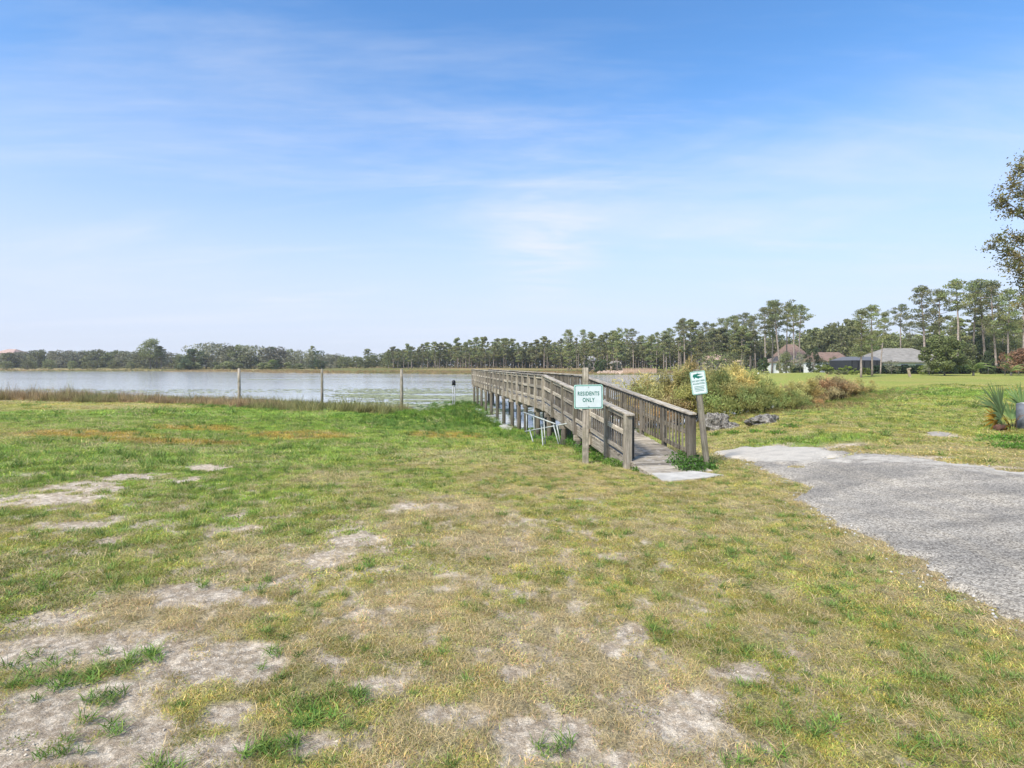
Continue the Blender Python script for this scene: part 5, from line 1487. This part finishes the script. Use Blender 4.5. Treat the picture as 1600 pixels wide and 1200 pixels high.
# green clumps standing alone on the bare sand in the foreground
def clumps():
    x = []; y = []
    for px, py, n, r_ in [(222, 1035, 9, .07), (60, 1065, 12, .14), (110, 1062, 8, .1), (163, 1088, 7, .06), (130, 1150, 7, .08), (480, 1122, 10, .09), (440, 1165, 10, .08), (500, 1115, 8, .06), (412, 912, 5, .08), (300, 912, 4, .1),
                       (560, 885, 6, .08), (250, 1195, 5, .05), (40, 1040, 6, .1), (430, 1025, 5, .08), (190, 1040, 4, .07), (20, 960, 6, .12), (560, 1085, 4, .06), (880, 1170, 5, .08), (1250, 1150, 6, .1), (1440, 1180, 6, .1), (1130, 1180, 5, .08)]:
        cx, cy = GP(px, py)
        for i in range(n): x.append(cx + rng.normal() * r_); y.append(cy + rng.normal() * r_)
    x = np.array(x); y = np.array(y); n = len(x)
    c = np.array((.17, .255, .06)) * rng.uniform(.7, 1.25, (n, 1)) * np.array((1, 1, 1))
    sc = rng.uniform(.45, .85, n)
    scatter("grass_clumps", x, y, np.full(n, 3), np.stack([sc, sc, sc * .8], 1), c, turf, "coarse bright green grass clumps on the bare sandy patches", "grass")
clumps()

def thatch():
    x, y = wedge(16000, 1.3, 9.5, 50); m = masks(x, y)
    ok = (m['drive'] < .25) & (rng.random(len(x)) < .2 + .4 * m['sand']) & (rng.random(len(x)) < .15 + .85 * (fbm(x, y, 4, 101, 4, .7) > .5))
    x, y = x[ok], y[ok]; n = len(x); idx = np.where(rng.random(n) < .7, 5, 2)
    c = np.where((idx == 5)[:, None], np.array((.22, .165, .11)), np.array((.50, .40, .25))) * rng.uniform(.5, 1.3, (n, 1))
    sc = rng.uniform(.25, .75, n)
    scatter("dead_thatch", x, y, idx, np.stack([sc, sc, sc * .35], 1), c, turf, "dead grass bits and dark litter lying on the bare sand", "dead grass", base_h(x, y) + (fbm(x, y, 6, 12, 4, 0.6) - 0.5) * 0.035 + .002)
thatch()

def shore():
    # weeds along the left water's edge
    X, Y, I, S, C = [], [], [], [], []
    def addp(x, y, i, s, c, hs=None):
        X.append(x); Y.append(y); I.append(np.full(len(x), i) if np.isscalar(i) else i)
        hs = s if hs is None else hs
        S.append(np.stack([s, s, hs], 1)); C.append(c)
    n = 8000
    x = rng.uniform(-60, -6.5, n); y = rng.uniform(29, 48, n); sd_ = lake_sd(x, y)
    sw = sd_ + (fbm(x, y, .5, 71, 3) - .5) * 3
    ok = (sw > .1) & (sw < 8.0 + 1.5 * (x < -25)); x, y = x[ok], y[ok]; n = len(x)
    i = np.where(rng.random(n) < .13, 3, np.where(rng.random(n) < .25, 4, 2))
    br = np.array((.46, .35, .20)); gr = np.array((.29, .30, .12)); rd = np.array((.46, .27, .19)); f_ = fbm(x, y, .18, 81, 3)
    c = lerp3(np.tile(gr, (n, 1)), br, sst(.35, .55, f_)); c = lerp3(c, rd, sst(.55, .72, fbm(x, y, .2, 83, 3)) * .8)
    c *= rng.uniform(.6, 1.3, (n, 1)); s = rng.uniform(.65, 1.15, n)
    addp(x, y, i, s, c, s * rng.uniform(.65, 1.15, n) * (.75 + .35 * (x < -28)))
    # lush marsh grass below the boardwalk and along the low ground
    n = 12000
    x = rng.uniform(-60, 4.5, n); y = rng.uniform(19, 49, n); sd_ = lake_sd(x, y)
    ok = ((sd_ > -1.2 - 1.2 * (x > -7)) & (sd_ < 8.5 + 4 * (fbm(x, y, .25, 85, 3) - .5))) & ~((sd_ > .2) & (sd_ < 8) & (x < -7) & (rng.random(n) < .8))
    ok &= ~((sd_ < .3) & (x < -7.0))
    ok &= ~((sd_ < 0.1) & (x > -1.5) & (rng.random(n) < .85))
    x, y = x[ok], y[ok]; n = len(x); f_ = fbm(x, y, .4, 87, 3)
    c = lerp3(np.tile(np.array((.185, .30, .05)), (n, 1)), np.array((.125, .22, .05)), sst(.35, .6, f_)) * rng.uniform(.65, 1.3, (n, 1))
    dk = sst(-8, -4, x) * sst(24, 28, y); c = c * (1 - .25 * dk)[:, None]
    s = rng.uniform(.7, 1.3, n)
    addp(x, y, np.where(rng.random(n) < .5, 0, 1), s, c, s * (.55 + .35 * dk))
    # right bank: rough grass between bushes and lawn
    n = 2600
    k = rng.random(n); px_ = np.interp(k, [0, .5, 1], [4.5, 14, 27]); py_ = np.interp(k, [0, .5, 1], [22.5, 26.5, 42])
    x = px_ + rng.normal(size=n) * 1.3; y = py_ + rng.normal(size=n) * 1.6
    ok = lake_sd(x, y) > .3; x, y = x[ok], y[ok]; n = len(x)
    c = lerp3(np.tile(np.array((.17, .20, .05)), (n, 1)), np.array((.27, .21, .10)), sst(.4, .6, fbm(x, y, .4, 88, 3))) * rng.uniform(.7, 1.3, (n, 1))
    s = rng.uniform(.5, 1.0, n); addp(x, y, np.where(rng.random(n) < .5, 0, 1), s, c, s * .8)
    # reeds on the far shores
    n = 26000
    a = rng.uniform(-60, 60, n); r_ = rng.uniform(165, 330, n); x = np.tan(np.radians(a)) * r_; y = r_
    sd_ = lake_sd(x, y); lim = np.where(x < -60, 14, 22)
    ok = (sd_ > -3 - 8 * (fbm(x, y, .03, 89, 3) > .55)) & (sd_ < lim) & (x < 60); x, y = x[ok], y[ok]; n = len(x)
    c = lerp3(np.tile(np.array((.40, .30, .16)), (n, 1)), np.array((.25, .25, .10)), sst(.4, .6, fbm(x * .5, y * 2, .03, 90, 4))) * rng.uniform(.7, 1.25, (n, 1))
    s = rng.uniform(1.4, 2.6, n); addp(x, y, 2, s, c, rng.uniform(.6, 1.2, n))
    # sparse blades poking from shallow water
    n = 900
    x = rng.uniform(-14, 0, n); y = rng.uniform(32, 47, n); sd_ = lake_sd(x, y); ok = (sd_ < 0) & (sd_ > -7) & (fbm(x, y, .6, 92, 3) > .5)
    x, y = x[ok], y[ok]; n = len(x)
    s = rng.uniform(.35, .7, n); addp(x, y, 0, s, np.tile(np.array((.13, .19, .05)), (n, 1)) * rng.uniform(.7, 1.2, (n, 1)), s * 1.1)
    x = np.concatenate(X); y = np.concatenate(Y); z = np.maximum(base_h(x, y), ZW - .06)
    scatter("shore_weeds", x, y, np.concatenate(I), np.concatenate(S), np.concatenate(C), rough_, "brown and green weeds and marsh grass fringing the lake", "weeds", z)
shore()

def pads():
    g = np.random.default_rng(15)
    n = 150000
    x = g.uniform(-60, 6, n); y = g.uniform(27, 150, n)
    sd_ = lake_sd(x, y)
    dn = sst(.33, .52, fbm(x * .45, y * 1.2, .35, 95, 4)) * sst(-.34, -.25, x / y) * sst(-.04, -.07, x / y) * sst(78, 52, y)
    dn = np.maximum(dn, sst(.60, .70, fbm(x * .2, y, .12, 96, 4)) * .10)
    dn = np.maximum(dn, .75 * (x > -1.5) * (y < 40) * (fbm(x, y, .5, 97, 3) > .5))
    ok = (sd_ < -.1) & (g.random(n) < dn); x, y = x[ok], y[ok]; n = len(x)
    r_ = g.uniform(.10, .24, n) * (.7 + y / 120); a0 = g.uniform(0, 6.28, n); V = []
    K = 7
    for k in range(K):
        a = a0 + 2 * np.pi * k / (K + .6)
        V.append(np.stack([x + np.cos(a) * r_, y + np.sin(a) * r_, np.full(n, ZW + .012) + g.uniform(0, .02, n)], 1))
    V = np.stack(V, 1).reshape(-1, 3); Fq = np.arange(n * K).reshape(-1, K)
    me = mesh_np("lily_pads", V, Fq, leaf_mat("pad_leaf", (.33, .38, .20), .1), False, {'tint': np.repeat(g.uniform(.6, 1.4, (n, 1)) * np.ones((1, 3)), K, 0)})
    set_props(link("lily_pads", me), label="scattered floating lily pads on the shallow water left of the boardwalk", cat="lily pads", kind="stuff")
pads()

def gravel():
    g = np.random.default_rng(25); n = 9000
    n = 26000; x = g.uniform(3, 22, n); y = g.uniform(3, 14, n); d = drive_sd(x, y)
    ok = (d > -.35) & (g.random(n) < np.exp(-np.abs(d) / .30) + .10) & (np.hypot(x, y) < 20); x, y = x[ok], y[ok]; n = len(x)
    s = g.uniform(.006, .02, n)[:, None]; z = base_h(x, y) + .018 * (drive_sd(x, y) > 0) + .004
    O = np.array([(1, 0, 0), (-1, 0, 0), (0, 1, 0), (0, -1, 0), (0, 0, .7), (0, 0, -.7)], float)
    T = np.array([(0, 2, 4), (2, 1, 4), (1, 3, 4), (3, 0, 4), (2, 0, 5), (1, 2, 5), (3, 1, 5), (0, 3, 5)])
    V = (np.stack([x, y, z], 1)[:, None, :] + O[None] * s[:, None, :] * g.uniform(.6, 1.3, (n, 6, 1))).reshape(-1, 3)
    Fq = (np.arange(n)[:, None, None] * 6 + T[None]).reshape(-1, 3)
    m, nt, b = new_mat("stone_mat"); nt.links.new(attr(nt, 'tint'), b.inputs['Base Color'])
    me = mesh_np("gravel", V, Fq, m, False, {'tint': np.repeat(g.uniform(.2, .62, (n, 1)) * np.array((1, .97, .92)), 6, 0)})
    set_props(link("gravel", me), label="loose pale gravel scattered along the driveway edge", cat="gravel", kind="stuff")
gravel()
def clods():
    g = np.random.default_rng(35); n = 60000
    x, y = wedge(n, 1.3, 9, 50); m = masks(x, y)
    ok = (m['drive'] < -.1) & (g.random(n) < .5 * m['sand'] * (fbm(x, y, 3, 105, 4, .7) > .47)); x, y = x[ok], y[ok]; n = len(x)
    s = (g.uniform(.003, .008, n) * (1 + .6 * (g.random(n) < .06)))[:, None]; z = base_h(x, y) + (fbm(x, y, 6, 12, 4, 0.6) - 0.5) * 0.035 - .011
    O = np.array([(1, 0, 0), (-1, 0, 0), (0, 1, 0), (0, -1, 0), (0, 0, .7), (0, 0, -.7)], float)
    T = np.array([(0, 2, 4), (2, 1, 4), (1, 3, 4), (3, 0, 4)])
    V = (np.stack([x, y, z], 1)[:, None, :] + O[None] * s[:, None, :] * g.uniform(.6, 1.3, (n, 6, 1))).reshape(-1, 3)
    Fq = (np.arange(n)[:, None, None] * 6 + T[None]).reshape(-1, 3)
    m_, nt, b = new_mat("clod_mat"); nt.links.new(attr(nt, 'tint'), b.inputs['Base Color'])
    me = mesh_np("sand_clods", V, Fq, m_, False, {'tint': np.repeat(C_SAND * g.uniform(.30, .85, (n, 1)), 6, 0)})
    set_props(link("sand_clods", me), label="small crumbs and grit lying on the bare sandy patches", cat="grit", kind="stuff")
clods()
print("TRIS", sum(len(o.data.polygons) for o in SC.objects if o.type == 'MESH'), "OBJS", len(SC.objects))
